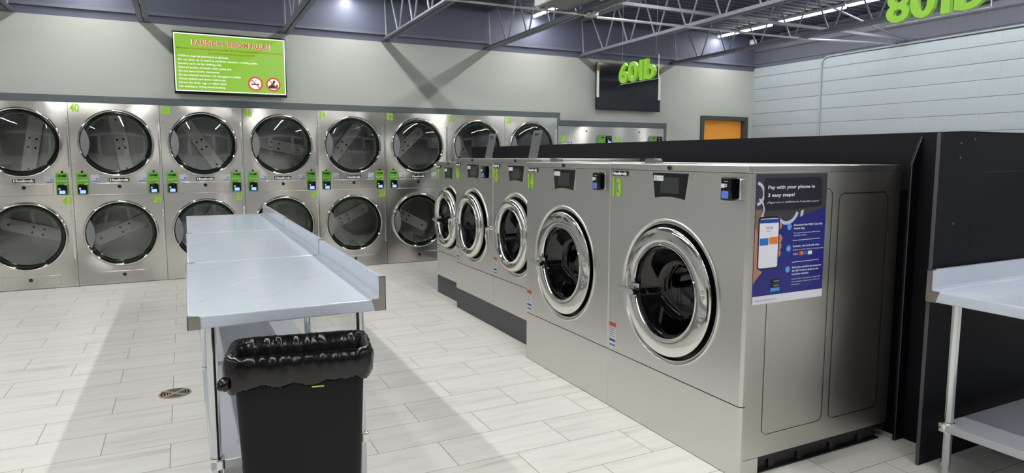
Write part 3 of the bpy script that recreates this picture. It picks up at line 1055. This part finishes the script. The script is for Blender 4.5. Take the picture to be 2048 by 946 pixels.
class Band(list):
    strip = True


bm = new_bm(); box(bm, PX, PX + .0012, PY, PY + PW, PZ1 - PH, PZ1)
poster = obj('poster', bm, pm['blue'], w13, False, label='blue mobile payment poster with a hand holding a phone')


def ppart(name, polys, m, off=.0016):
    bm = new_bm()
    for q in polys: ppoly(bm, q, off)
    return obj(name, bm, m, poster, False)


def arc(cs, ct, r0, r1, a0, a1, n=20):
    asp = PW / PH
    out = []
    for k in range(n + 1):
        a = a0 + (a1 - a0) * k / n; out.append((cs + r1 * math.cos(a), ct + r1 * asp * math.sin(a)))
    if r0 == 0:
        return out[:-1] if abs(a1 - a0 - 2 * PI) < 1e-6 else out
    for k in range(n, -1, -1):
        a = a0 + (a1 - a0) * k / n; out.append((cs + r0 * math.cos(a), ct + r0 * asp * math.sin(a)))
    return Band(out)


def clampq(q, lo=0., hi=1.): return type(q)([(min(max(s, lo), hi), min(max(t_, 0), 1)) for s, t_ in q])


ppart('photo_background', [[(0, 0), (1, 0), (1, .27), (.42, .375), (.2, .46), (0, .47)]], pm['photo'])
ppart('photo_tan_patch', [[(0, .27), (.08, .27), (.14, .34), (.1, .47), (0, .5)]], pm['tan'], .002)
for k_, q_ in enumerate([clampq(arc(.82, .17, .30, .335, -2.2, .5)), clampq(arc(.0, .15, .09, .12, -1.4, 1.4)), arc(.43, .26, .14, .175, .35, 2.5), clampq(arc(.0, .27, .10, .12, -1.2, .8)), [(.63, .29), (.67, .285), (.66, .33), (.62, .34)], clampq(arc(.70, .22, .16, .18, -3.0, -1.8))]): ppart('photo_washer_ring', [q_], pm['ring'], .00195 + .0001 * k_)
ppart('title_box', [[(.10, .055), (.13, .035), (.88, .03), (.92, .055), (.93, .255), (.55, .28), (.16, .28), (.11, .25)]], pm['dark'], .0026)
ppart('bottom_strip', [[(0, .937), (1, .937), (1, 1), (0, 1)]], pm['white'], .0018)
ppart('hand', [[(0, .41), (.025, .42), (.05, .5), (.05, .72), (.12, .75), (.045, .80), (.0, .84)], arc(.335, .40, 0, .035, -1.57, 1.57, 10), arc(.335, .50, 0, .045, -1.57, 1.57, 10), arc(.335, .56, 0, .04, -1.57, 1.57, 10), arc(.33, .615, 0, .037, -1.57, 1.57, 10)], pm['skin'], .0022)


def prr(s0, s1, t0, t1, r):
    asp = PW / PH
    return [(s, t_ * asp) for s, t_ in rrect(s0, s1, t0 / asp, t1 / asp, r)]


ppart('phone', [prr(.045, .335, .325, .73, .035)], pm['black'], .0028)
ppart('phone_display', [prr(.06, .32, .34, .72, .02)], pm['white'], .0032)
ppart('phone_header', [[(.06, .345), (.32, .345), (.32, .375), (.06, .375)]], pm['navy'], .0036)
ppart('phone_card_blue', [[(.068, .49), (.185, .49), (.185, .545), (.068, .545)]], pm['cblue'], .0036)
ppart('phone_card_orange', [[(.198, .485), (.315, .485), (.315, .54), (.198, .54)]], pm['orange'], .0036)
ppart('step_circle', [arc(.475, t_, 0, .033, 0, 2 * PI, 24) for t_ in (.415, .585, .75)], pm['cyan'], .002)
ppart('divider_line', [[(.53, t_), (.93, t_ - .004), (.93, t_), (.53, t_ + .004)] for t_ in (.523, .695)], pm['white'], .002)
ppart('store_badge', [[(.245, .815), (.37, .812), (.37, .843), (.245, .846)], [(.245, .85), (.37, .847), (.37, .878), (.245, .881)]], pm['black'], .002)
ppart('app_badge', [[(.245, .885), (.37, .882), (.37, .91), (.245, .913)]], pm['cyan'], .002)
ppart('card_marks_blue', [[(.70, .617), (.745, .616), (.745, .643), (.70, .644)]], pm['cblue'], .002)
ppart('card_marks_red', [arc(.645, .63, 0, .022, 0, 2 * PI, 16)], pm['red'], .002)
ppart('card_marks_orange', [arc(.67, .63, 0, .022, 0, 2 * PI, 16)], pm['orange'], .0021)
ppart('card_marks_white', [[(.76, .617), (.82, .616), (.82, .645), (.76, .646)]], pm['white'], .002)


def ptext(lines, m, off=.003):
    mes = []
    for s, ts, tt, hh, fitw, sh, bo in lines:
        mes.append(text_me(s, hh * PH, m, P_(ts, tt, off), SIDE, 0, bo, shear=sh, fit=fitw * PW if fitw else None))
    me = joined(mes)
    put('poster_lettering', me, poster)


ptext([('Pay with your phone in', .155, .115, .026, .66, 0, .02), ('3 easy steps!', .155, .175, .026, .37, 0, .02), ('¡Pague con su teléfono en 3 sencillos pasos!', .15, .225, .015, .74, .3, 0),
       ('Download the FREE CleanPay', .535, .41, .015, .42, 0, .02), ('Mobile App', .535, .437, .015, .16, 0, .02), ('Descargue la aplicación GRATUITA', .535, .47, .010, .39, .3, 0), ('CleanPay Mobile', .535, .49, .010, .19, .3, 0),
       ('Register, sign in & add value', .535, .577, .015, .39, 0, .02), ('Regístrese, inicie sesión y recargue saldo', .535, .603, .010, .45, .3, 0), ('VISA', .54, .64, .016, .07, .2, 0),
       ('Start the machine by scanning', .535, .745, .015, .43, 0, .02), ('the QR Code or entering the', .535, .772, .015, .39, 0, .02), ('machine number', .535, .799, .015, .25, 0, .02), ('Inicie el ciclo escaneando un código QR', .535, .835, .010, .42, .3, 0), ('en la máquina o ingresando el número', .535, .857, .010, .42, .3, 0), ('de máquina.', .535, .879, .010, .13, .3, 0),
       ('1', .465, .422, .018, None, 0, .02), ('2', .463, .593, .018, None, 0, .02), ('3', .463, .758, .018, None, 0, .02), ('App Store', .285, .835, .012, .07, 0, 0), ('Google Play', .285, .87, .012, .075, 0, 0)], pm['white'], .003)
ptext([('$10.00', .15, .42, .018, .09, 0, 0), ('Balance', .155, .44, .008, .07, 0, 0), ('Smartphone Registration Code', .035, .975, .010, .30, 0, 0)], pm['navy'], .0038)

# ================================================================== black partition behind the washers
t = thing('black_partition', 'long black partition standing behind the row of washers', 'partition', (3.44, 2.02, 0))
bm = new_bm(); box(bm, 0, .03, -.105, 6.07, 0, 1.635); box(bm, 0, .66, -.105, 6.07, 1.635, 1.65); box(bm, .63, .66, -.105, 6.07, 0, 1.635); box(bm, .03, .63, 6.04, 6.07, 0, 1.635)
obj('panel', bm, M_bulk, t, False)
bm = new_bm(); prism(bm, [(-.072, 0), (-.001, 0), (-.001, 1.63), (-.072, 1.485)], 'y', .10, .112); obj('gusset_panel', bm, M_bulk, t, False)
bm = new_bm()
tube(bm, [(-.074, .098, .0), (-.074, .098, 1.485), (-.004, .098, 1.628)], .0025, 6); obj('gusset_edge', bm, M_plinth, t)
t = thing('black_end_panel', 'wide black end panel behind the small right table', 'panel', (3.195, 1.885, 0))
bm = new_bm(); box(bm, 0, 2.3, .0, .012, .0, 1.64); obj('panel', bm, M_bulk, t, False)
bm = new_bm(); box(bm, -.0015, .004, -.0015, .0135, .0, 1.642); obj('edge_trim', bm, mat('black_trim', (70, 71, 74), .35), t, False)
bm = new_bm(); outline_groove(bm, rrect(.335, 1.75, .2, 1.45, .02), .006, lambda a, b_: (a, -.0006, b_)); obj('pressed_outline', bm, M_dark, t, False)
bm = new_bm()
for a, b_ in ((.17, 1.59), (.28, 1.61), (.17, 1.52), (.15, 1.20)): lathe(bm, [(.006, .0), (.005, .003), (0, .004)], (a, b_), 10)
obj('rivets', bm, M_plinth, t)

# ================================================================== folding tables
def table(loc, rz, L_, D_, splash, lb, collar_z=.245, caps=(True, True), group=None, shelf=True):
    """local: width runs along +x (0..D_), length along +y (0..L_), splash guard along the x = D_ side"""
    H = .89
    t = thing('folding_table', lb, 'table', loc, rz, group)
    bm = new_bm()
    box(bm, 0, D_ - .012, 0.001, L_ - .001, H - .052, H, .006, 2)
    obj('table_top', bm, M_film, t)
    bm = new_bm()
    prism(bm, [(D_ - .05, H - .051), (D_, H - .051), (D_, H + .098), (D_ - .006, H + .1), (D_ - .024, H + .1), (D_ - .024, H + .016), (D_ - .028, H + .004), (D_ - .04, H + .0008), (D_ - .05, H + .0006)], 'y', .001, L_ - .001)
    obj('backsplash', bm, M_film, t, angle=30)
    for k, on_ in ((0, caps[0]), (1, caps[1])):
        ya, yb = (-.0015, .03) if k == 0 else (L_ - .03, L_ + .0015)
        bm = new_bm()
        yA, yB = (-.0015, .0025) if k == 0 else (L_ - .0025, L_ + .0015)
        prism(bm, [(D_ - .045, H - .052), (D_ + .0015, H - .052), (D_ + .0015, H + .1015), (D_ - .026, H + .1015), (D_ - .026, H + .014), (D_ - .03, H + .003), (D_ - .063, H + .002)], 'y', yA, yB)
        box(bm, D_ - .001, D_ + .0015, ya, yb, H - .052, H + .1015)
        box(bm, D_ - .026, D_ + .0015, ya, min(yb, ya + .012) if k == 0 else yb, H + .099, H + .1025)
        if k == 0: box(bm, D_ - .026, D_ - .0235, -.0012, .014, H + .01, H + .101)
        obj('splash_end_cap', bm, M_cap, t, False)
        bm = new_bm()
        if k == 0:
            box(bm, -.002, .045, -.002, .001, H - .053, H - .002); box(bm, -.002, .001, -.002, .05, H - .053, H - .002)
            prism(bm, [(-.0015, -.0015), (.04, -.0015), (.03, .006), (-.0015, .02)], 'z', H - .001, H + .0012)
        else:
            box(bm, -.002, .045, L_ - .001, L_ + .002, H - .053, H - .002); box(bm, -.002, .001, L_ - .05, L_ + .002, H - .053, H - .002)
        obj('corner_guard', bm, M_cap, t, False)
    for (x, y) in ((.083, .07), (D_ - .105, .07), (.083, L_ - .07), (D_ - .105, L_ - .07)):
        bm = new_bm()
        lathe_v = [(x, y, .0), (x, y, .012), (x, y, .03), (x, y, .055), (x, y, H - .05)]
        tube(bm, lathe_v, [.014, .017, .013, .0207, .0207], 24)
        lg = obj('leg', bm, M_leg, t)
        bm = new_bm(); tube(bm, [(x, y, collar_z - .024), (x, y, collar_z + .024)], .0255, 24)
        box(bm, x - .004, x + .03, y - .03, y + .03, collar_z - .024, collar_z + .022, .006)
        obj('shelf_collar', bm, M_edge, lg)
    if shelf:
        bm = new_bm()
        box(bm, .06, D_ - .08, .045, L_ - .045, collar_z - .022, collar_z + .016, .005)
        obj('shelf', bm, M_shelf, t)
    return t


TG = 'white folding tables set end to end'
table((-.012, 2.832, 0), 0, 1.475, .795, True, 'white-topped folding table with side splash guard, nearest, behind the black bin', group=TG)
table((-.004, 4.312, 0), 0, 1.69, .795, True, 'white-topped folding table with side splash guard, middle of the three end to end', group=TG)
table((.004, 6.01, 0), 0, 1.78, .795, True, 'white-topped folding table with side splash guard, farthest, nearest the dryers', group=TG)
# right table: splash guard runs along world x at the back
def right_table():
    t = table((3.2, 1.135, 0), PI / 2, 1.83, .77, True, 'white-topped table cut by the right edge, against the black end panel', collar_z=.237)
    return t


rt = right_table()
# local x -> world +y, local y -> world -x : shift so its left end sits at x = 3.2
rt.location = (3.15 + 1.83, 1.106, 0)

# ================================================================== waste bin with its bag
bin_t = thing('waste_bin', 'tall narrow black plastic bin in front of the near folding table', 'bin', (.385, 2.655, 0), math.radians(-9.5))


def sup(w_, d_, n=64, r=.05):
    pts = rrect(-w_ / 2, w_ / 2, -d_ / 2, d_ / 2, r, 8)
    out = []
    # resample evenly
    m = len(pts); Ls = [0]
    for i in range(m): Ls.append(Ls[-1] + (Vector(pts[(i + 1) % m]) - Vector(pts[i])).length)
    for k in range(n):
        s = Ls[-1] * k / n
        i = max(j for j in range(m) if Ls[j] <= s)
        u = (s - Ls[i]) / max(1e-9, Ls[i + 1] - Ls[i])
        a = Vector(pts[i]); b_ = Vector(pts[(i + 1) % m])
        out.append(a.lerp(b_, u))
    return out


def loft(bm, loops, cap0=False, cap1=False):
    R_ = [[bm.verts.new(p) for p in lp] for lp in loops]
    n = len(R_[0])
    for a, b_ in zip(R_, R_[1:]):
        for k in range(n): bm.faces.new((a[k], a[(k + 1) % n], b_[(k + 1) % n], b_[k]))
    if cap0: bm.faces.new(R_[0][::-1])
    if cap1: bm.faces.new(R_[-1])


bm = new_bm()
loops = []
for (w_, d_, z, r) in ((.40, .20, .0, .03), (.42, .215, .01, .035), (.475, .245, .66, .04), (.478, .248, .70, .04), (.505, .268, .702, .045), (.508, .27, .762, .045), (.50, .262, .768, .045), (.48, .245, .765, .04), (.465, .235, .7, .04), (.40, .2, .03, .03)):
    loops.append([(p.x, p.y, z) for p in sup(w_, d_, 64, r)])
loft(bm, loops, True, True)
obj('bin_body', bm, M_binm, bin_t, angle=40)
bm = new_bm()
for s in (-1, 1):
    box(bm, s * .245 - .012, s * .245 + .012, -.04, .04, .625, .70, .006)
obj('carry_handle', bm, M_binm, bin_t)

from mathutils import noise as mn
bm = new_bm()
N_ = 220
prof = [(-.050, .45), (-.040, .56), (-.028, .66), (-.018, .74), (-.004, .778), (.010, .785), (.020, .775), (.026, .755), (.028, .735), (.027, .715), (.022, .70), (.018, .692)]
loops = []
base = sup(.508, .27, N_, .05)
for j, (off, z) in enumerate(prof):
    lp = []
    for k, p in enumerate(base):
        a = 2 * PI * k / N_
        nx = base[(k + 1) % N_] - base[k - 1]
        nr = Vector((nx.y, -nx.x)).normalized()
        q = mn.noise(Vector((math.cos(a) * 9, math.sin(a) * 9, j * .35)))
        q2 = mn.noise(Vector((math.cos(a) * 26, math.sin(a) * 26, j * .8)))
        q3 = mn.noise(Vector((math.cos(a) * 3, math.sin(a) * 3, 4)))
        amp = .012 if j < 4 else .006
        if j >= 9: amp = .008
        o_ = off - .006 + q * amp * .8 + abs(q2) * .006
        zz = z + q2 * .003
        if j >= 5:
            drop = (j - 5) / 6.
            zz -= drop * (.03 + .02 * q3 + .002 * q - .03 * p.x)
        lp.append((p.x + nr.x * o_, p.y + nr.y * o_, zz))
    loops.append(lp)
loft(bm, loops)
# knot of gathered film at the left front corner
bmesh.ops.create_icosphere(bm, subdivisions=3, radius=.026, matrix=Matrix.Translation((-.268, -.135, .685)))
bm.verts.ensure_lookup_table()
for v in bm.verts[-162:]:
    v.co += Vector((1, .6, .8)) * mn.noise(v.co * 55) * .012
bag = obj('bin_bag', bm, M_bag, None, angle=180)
bag.location = bin_t.location; bag.rotation_euler = bin_t.rotation_euler
sol = bag.modifiers.new('thick', 'SOLIDIFY'); sol.thickness = .0006
tag(bag, 'glossy black bin bag folded over the rim of the black bin', 'bin bag')
bm = new_bm(); box(bm, .04, .085, -.1505, -.149, .648, .653); obj('yellow_mark', bm, M_yel, bin_t, False)

# ================================================================== screens on the wall
def tv(x0, x1, z0, z1, lb, scr_m):
    cxm, czm = (x0 + x1) / 2, (z0 + z1) / 2
    W, H = x1 - x0, z1 - z0
    t = thing('wall_television', lb, 'screen', (x0, YB - .095, z0))
    bm = new_bm(); box(bm, 0, W, 0, .03, 0, H, .004); box(bm, W * .1, W * .9, .03, .06, H * .1, H * .75, .01)
    obj('housing', bm, M_gloss, t)
    bm = new_bm(); box(bm, W * .35, W * .65, .06, .096, H * .3, H * .6); obj('wall_bracket', bm, M_blk, t, False)
    return t, W, H


tvx0, tvx1, tvz0, tvz1 = -.050, 1.243, 2.278, 3.022
t1, W, H = tv(tvx0, tvx1, tvz0, tvz1, 'lit screen showing green laundry room rules, above the dryers', None)
E_g = mat('screen_green', (142, 194, 56), .3, emis=.64)
E_w = mat('screen_white', (250, 252, 240), .3, emis=.68)
E_r = mat('screen_red', (215, 95, 75), .3, emis=.64)
E_pk = mat('screen_pale_outline', (240, 220, 190), .3, emis=.9)
E_br = mat('screen_brown', (150, 95, 25), .3, emis=.6)
E_k = mat('screen_black', (15, 15, 15), .3)
E_rr = mat('screen_sign_red', (225, 60, 40), .3, emis=.62)
bm = new_bm(); box(bm, .012, W - .012, -.002, 0, .035, H - .018); s1 = obj('screen_border', bm, E_w, t1, False)
bm = new_bm(); box(bm, .024, W - .024, -.0026, -.0018, .048, H - .032); s2 = obj('display', bm, E_g, t1, False)


def sline(s, x, z, h, m, fit=None, align='LEFT', bold=.02, y=-.0028): return text_me(s, h, m, (x, y, z), extr=0, fit=fit, align=align, bold=bold)


cxm = W / 2
put('title_outline', joined([sline('LAUNDRY ROOM RULES', cxm + .01, H - .150, .060, E_w, fit=.90, align='CENTER', bold=.05)]), s2)
put('title_lettering', joined([sline('LAUNDRY ROOM RULES', cxm + .01, H - .150, .060, E_r, fit=.885, align='CENTER', bold=.03, y=-.0034)]), s2)
put('notice_lettering', joined([sline('Management is not responsible for lost, stolen, damaged personal property, injuries, or accidents.', .045, H - .205, .021, E_br, fit=W - .09),
                                sline('Use machines and premises at your own risk.', cxm + .01, H - .25, .021, E_br, fit=.54, align='CENTER')]), s2)
rules = [('-Children must be supervised at all times.', .57), ('-Do not climb, sit, or stand on machines, counters, or folding tables.', .91), ('-Laundry carts are for clothing only.', .49), ('-Remove laundry promptly when cycles end.', .60),
         ('-Do not leave laundry unattended.', .46), ('-Do not overload machines with detergent or clothes', .70), ('-Check washers and dryers before use.', .53), ('-Do not dry shoes, rugs, or rubber items.', .54), ('-No washing or drying animal bedding.', .52)]
for k, (s, f_) in enumerate(rules): put('rule_line', sline(s, .045, H - .298 - k * .0455, .024, E_w, fit=f_, bold=.022), s2)
for k, cx in enumerate((.915, 1.13)):
    cz = .16
    bm = new_bm(); lathe(bm, [(0, .0030), (.082, .0030)], (cx, cz), 40); obj('sign_disc', bm, E_w, s2, False)
    bm = new_bm()
    if k == 0:
        box(bm, cx - .05, cx + .045, -.0035, -.0031, cz - .015, cz + .001)
        outline_groove(bm, [(cx + .01, cz + .02), (cx + .0, cz + .035), (cx + .015, cz + .05)], .005, lambda a, b_: (a, -.0034, b_), False)
        outline_groove(bm, [(cx - .05, cz + .015), (cx - .06, cz + .03), (cx - .03, cz + .035)], .005, lambda a, b_: (a, -.0034, b_), False)
    else:
        pts = [(-.055, -.05), (.055, -.05), (.05, .0), (.04, .01), (.03, -.02), (.01, -.005), (.02, .03), (.03, .04), (.01, .055), (-.005, .045), (-.01, .02), (-.03, .0), (-.04, -.02), (-.05, -.01), (-.06, -.03)]
        prism(bm, [(cx + a, cz + b_) for a, b_ in pts], 'y', -.0034, -.0031)
    obj('sign_picture', bm, E_k, s2, False)
    bm = new_bm(); lathe(bm, [(.068, .0040), (.088, .0040)], (cx, cz), 48)
    prism(bm, [(cx - .056, cz + .047), (cx - .047, cz + .056), (cx + .056, cz - .047), (cx + .047, cz - .056)], 'y', -.0042, -.0038)
    obj('sign_ring', bm, E_rr, s2, False)

t2, W, H = tv(6.01, 7.31, 2.285, 3.04, 'switched-off black screen on the wall above dryer 26', None)
bm = new_bm(); box(bm, .012, W - .012, -.002, 0, .03, H - .012); obj('display', bm, mat('dead_screen', (22, 25, 34), .08), t2, False)
for x in (.003, W - .05):
    bm = new_bm(); box(bm, x, x + .047, -.0045, -.002, .2, H - .01); tp = obj('tape_strip', bm, M_film2, t2, False, label='white protective tape strip')
    bm = new_bm(); box(bm, x + .002, x + .045, -.0055, -.0045, H - .13, H - .012); obj('brown_end', bm, M_tape, tp, False)

# ================================================================== hanging weight signs
def hang_sign(s, n1, x, yc, wid, z0, hgt, lb, ztop):
    """reads from the side of the washers: letters face -x, text runs towards -y"""
    t = thing('hanging_sign', lb, 'sign', (x, yc, z0), -PI / 2, 'green capacity signs hanging over the washers')
    bm = new_bm(); box(bm, -wid / 2 - .01, wid / 2 + .02, -.002, .003, -.012, hgt + .02); obj('acrylic_plate', bm, M_acry, t, False, label='clear acrylic plate')
    bm = new_bm(); box(bm, -wid / 2 - .01, wid / 2 + .02, -.003, .004, -.014, -.011); box(bm, wid / 2 + .0195, wid / 2 + .0215, -.003, .004, -.012, hgt + .02); obj('plate_edge', bm, M_whitepaint, t, False)
    put('digits', text_me(n1, hgt, M_sign, (-wid / 2, -.003, 0), extr=.028, bold=.028, fit=wid * .53), t)
    put('unit_letters', text_me('lb', hgt, M_sign, (wid / 2 - wid * .41, -.003, .0), extr=.028, bold=.03, fit=wid * .41), t)
    for sx in (-1, 1):
        bm = new_bm(); tube(bm, [(sx * wid * .46, 0, hgt + .01), (sx * wid * .5, 0, ztop - z0)], .0012, 6); obj('suspension_wire', bm, M_pipe, t)


hang_sign('60lb', '60', 3.95, 5.195, .56, 2.255, .185, 'green 60 lb sign hanging in front of the black screen', 3.74)
hang_sign('80lb', '80', 3.95, 2.41, .56, 2.345, .185, 'green 80 lb sign hanging at the top right, cut by the upper edge', 3.78)

# ================================================================== pipes, conduit, unit and boxes under the roof
bm = new_bm(); tube(bm, [(4.235, 6.36, 3.085), (5.76, 6.36, 3.10), (7.7, 6.36, 3.118), (XR - .004, 6.36, 3.2)], .014, 10)
tube(bm, [(7.45, 6.36, 3.116), (7.53, 6.36, 3.117)], .019, 10)
tag(obj('cross_pipe', bm, M_pipe, None), 'thin galvanised pipe running under the joists to the block wall', 'pipe')
bm = new_bm(); tube(bm, [(1.3, 6.36, 3.09), (2.6, 6.36, 3.095), (4.1, 6.36, 3.10)], .012, 10); tag(obj('cross_pipe', bm, M_pipe, None), 'thin pale pipe passing below the grey hanging unit', 'pipe')
bm = new_bm(); tube(bm, [(4.2, 6.3, 3.13), (4.2, 4.0, 3.158), (4.2, 1.0, 3.19)], .011, 8)
box(bm, 4.11, 4.23, 6.3, 6.42, 3.085, 3.13, .01)
tag(obj('joist_conduit', bm, M_pipe, None), 'grey conduit with junction box running along the middle joist', 'conduit')
for (za, zb, lb) in ((3.22, 3.235, 'flat brace bar crossing the joists above the pipe'),):
    bm = new_bm(); box(bm, 4.2, XR - .003, 6.20, 6.24, za, zb); box(bm, 4.2, XR - .003, 6.235, 6.24, za, zb + .03)
    tag(obj('joist_brace', bm, M_web, None, False), 'long grey ' + lb, 'brace')
# diagonal braces at the block wall
bm = new_bm(); tube(bm, [(7.72, 6.30, 3.62), (XR - .006, 6.30, 3.27)], .012, 6)
tag(obj('diagonal_brace', bm, M_web, None), 'grey diagonal brace from the last joist down to the block wall', 'brace')
# conduit on the block wall
bm = new_bm()
pts = [(XR - .014, 7.63, .02), (XR - .014, 7.63, 3.05)]
for k in range(1, 7):
    a = PI / 2 * k / 6
    pts.append((XR - .014, 7.63 - .12 * (1 - math.cos(a)), 3.05 + .12 * math.sin(a)))
pts += [(XR - .014, 6.9, 3.175), (XR - .014, 3.0, 3.19)]
tube(bm, pts, .013, 10)
tag(obj('wall_conduit', bm, mat('conduit_painted', (150, 160, 162), .45), None), 'grey conduit bending down the block wall', 'conduit')
# hanging HVAC unit
t = thing('ceiling_unit', 'large grey box hanging between the joists at the top', 'air unit', (3.60, 5.2, 3.2))
bm = new_bm(); box(bm, .0, .46, -.2, 1.435, .0, .38, .008); obj('unit_case', bm, mat('unit_grey', (120, 122, 120), .5), t)
bm = new_bm()
for k in range(9): box(bm, .04 + .042 * k, .07 + .042 * k, 1.435, 1.442, .08, .3)
obj('unit_grille', bm, M_whitepaint, t, False)
bm = new_bm(); box(bm, -.004, .03, -.2, 1.437, -.003, .36); obj('unit_edge', bm, M_whitepaint, t, False)
for (x, y, z, lb) in ((9.40, 8.985, 3.575, 'white dome camera by the corner above the orange door'), (.527, 8.985, 3.48, 'white round camera at the top edge above the green rules screen')):
    t = thing('dome_camera', lb, 'camera', (x, y, z))
    bm = new_bm()
    n = 12
    prev = [(.062, .07), (.066, .03), (.064, 0), (.055, -.008)]
    tube(bm, [(0, 0, p[1]) for p in prev], [p[0] for p in prev], 28); obj('camera_base', bm, M_whitepaint, t)
    bm = new_bm(); tube(bm, [(0, 0, -.006), (0, 0, -.025), (0, 0, -.04), (0, 0, -.048)], [.045, .04, .026, .006], 24); obj('camera_dome', bm, M_whitepaint, t)
    bm = new_bm(); tube(bm, [(0, 0, .066), (0, .03, .08), (0, YB - y - .002, .08)], .014, 8); obj('mounting_rod', bm, M_pipe, t)
t = thing('wall_box', 'small beige box with black base on the block wall at the top right', 'box', (XR, 5.23, 3.56))
bm = new_bm(); box(bm, -.09, -.0, -.09, .09, .0, .25, .015); obj('box_case', bm, mat('box_beige', (215, 213, 200), .5), t)
bm = new_bm(); box(bm, -.085, -.0, -.1, .095, -.03, .0, .005); obj('box_base', bm, M_blk, t)

# ================================================================== floor drain
t = thing('floor_drain', 'round metal floor drain in the tiles left of the tables', 'drain', (-.113, 4.637, 0))
bm = new_bm()
def zlathe(bm, prof, n=40):
    R_ = []
    for r, z in prof: R_.append([bm.verts.new((r * math.cos(2 * PI * k / n), r * math.sin(2 * PI * k / n), z)) for k in range(n)])
    for a, b_ in zip(R_, R_[1:]):
        for k in range(n): bm.faces.new((a[k], a[(k + 1) % n], b_[(k + 1) % n], b_[k]))
for (r0, r1) in ((.084, .094), (.068, .074), (.05, .056), (.034, .04), (.0, .022)):
    zlathe(bm, [(max(r0, .001), .001), (max(r0, .001), .005), (r1, .005), (r1, .001)])
for k in range(4):
    a = PI / 4 + PI / 2 * k
    c, s = math.cos(a), math.sin(a)
    prism(bm, [(.015 * c - tt * s, .015 * s + tt * c) for tt in (-.01, .01)] + [(.09 * c - tt * s, .09 * s + tt * c) for tt in (.016, -.016)], 'z', .001, .0048)
obj('drain_grate', bm, M_brass, t, False)
bm = new_bm(); zlathe(bm, [(.001, .0012), (.09, .0012)]); obj('drain_hole', bm, M_dark, t, False)
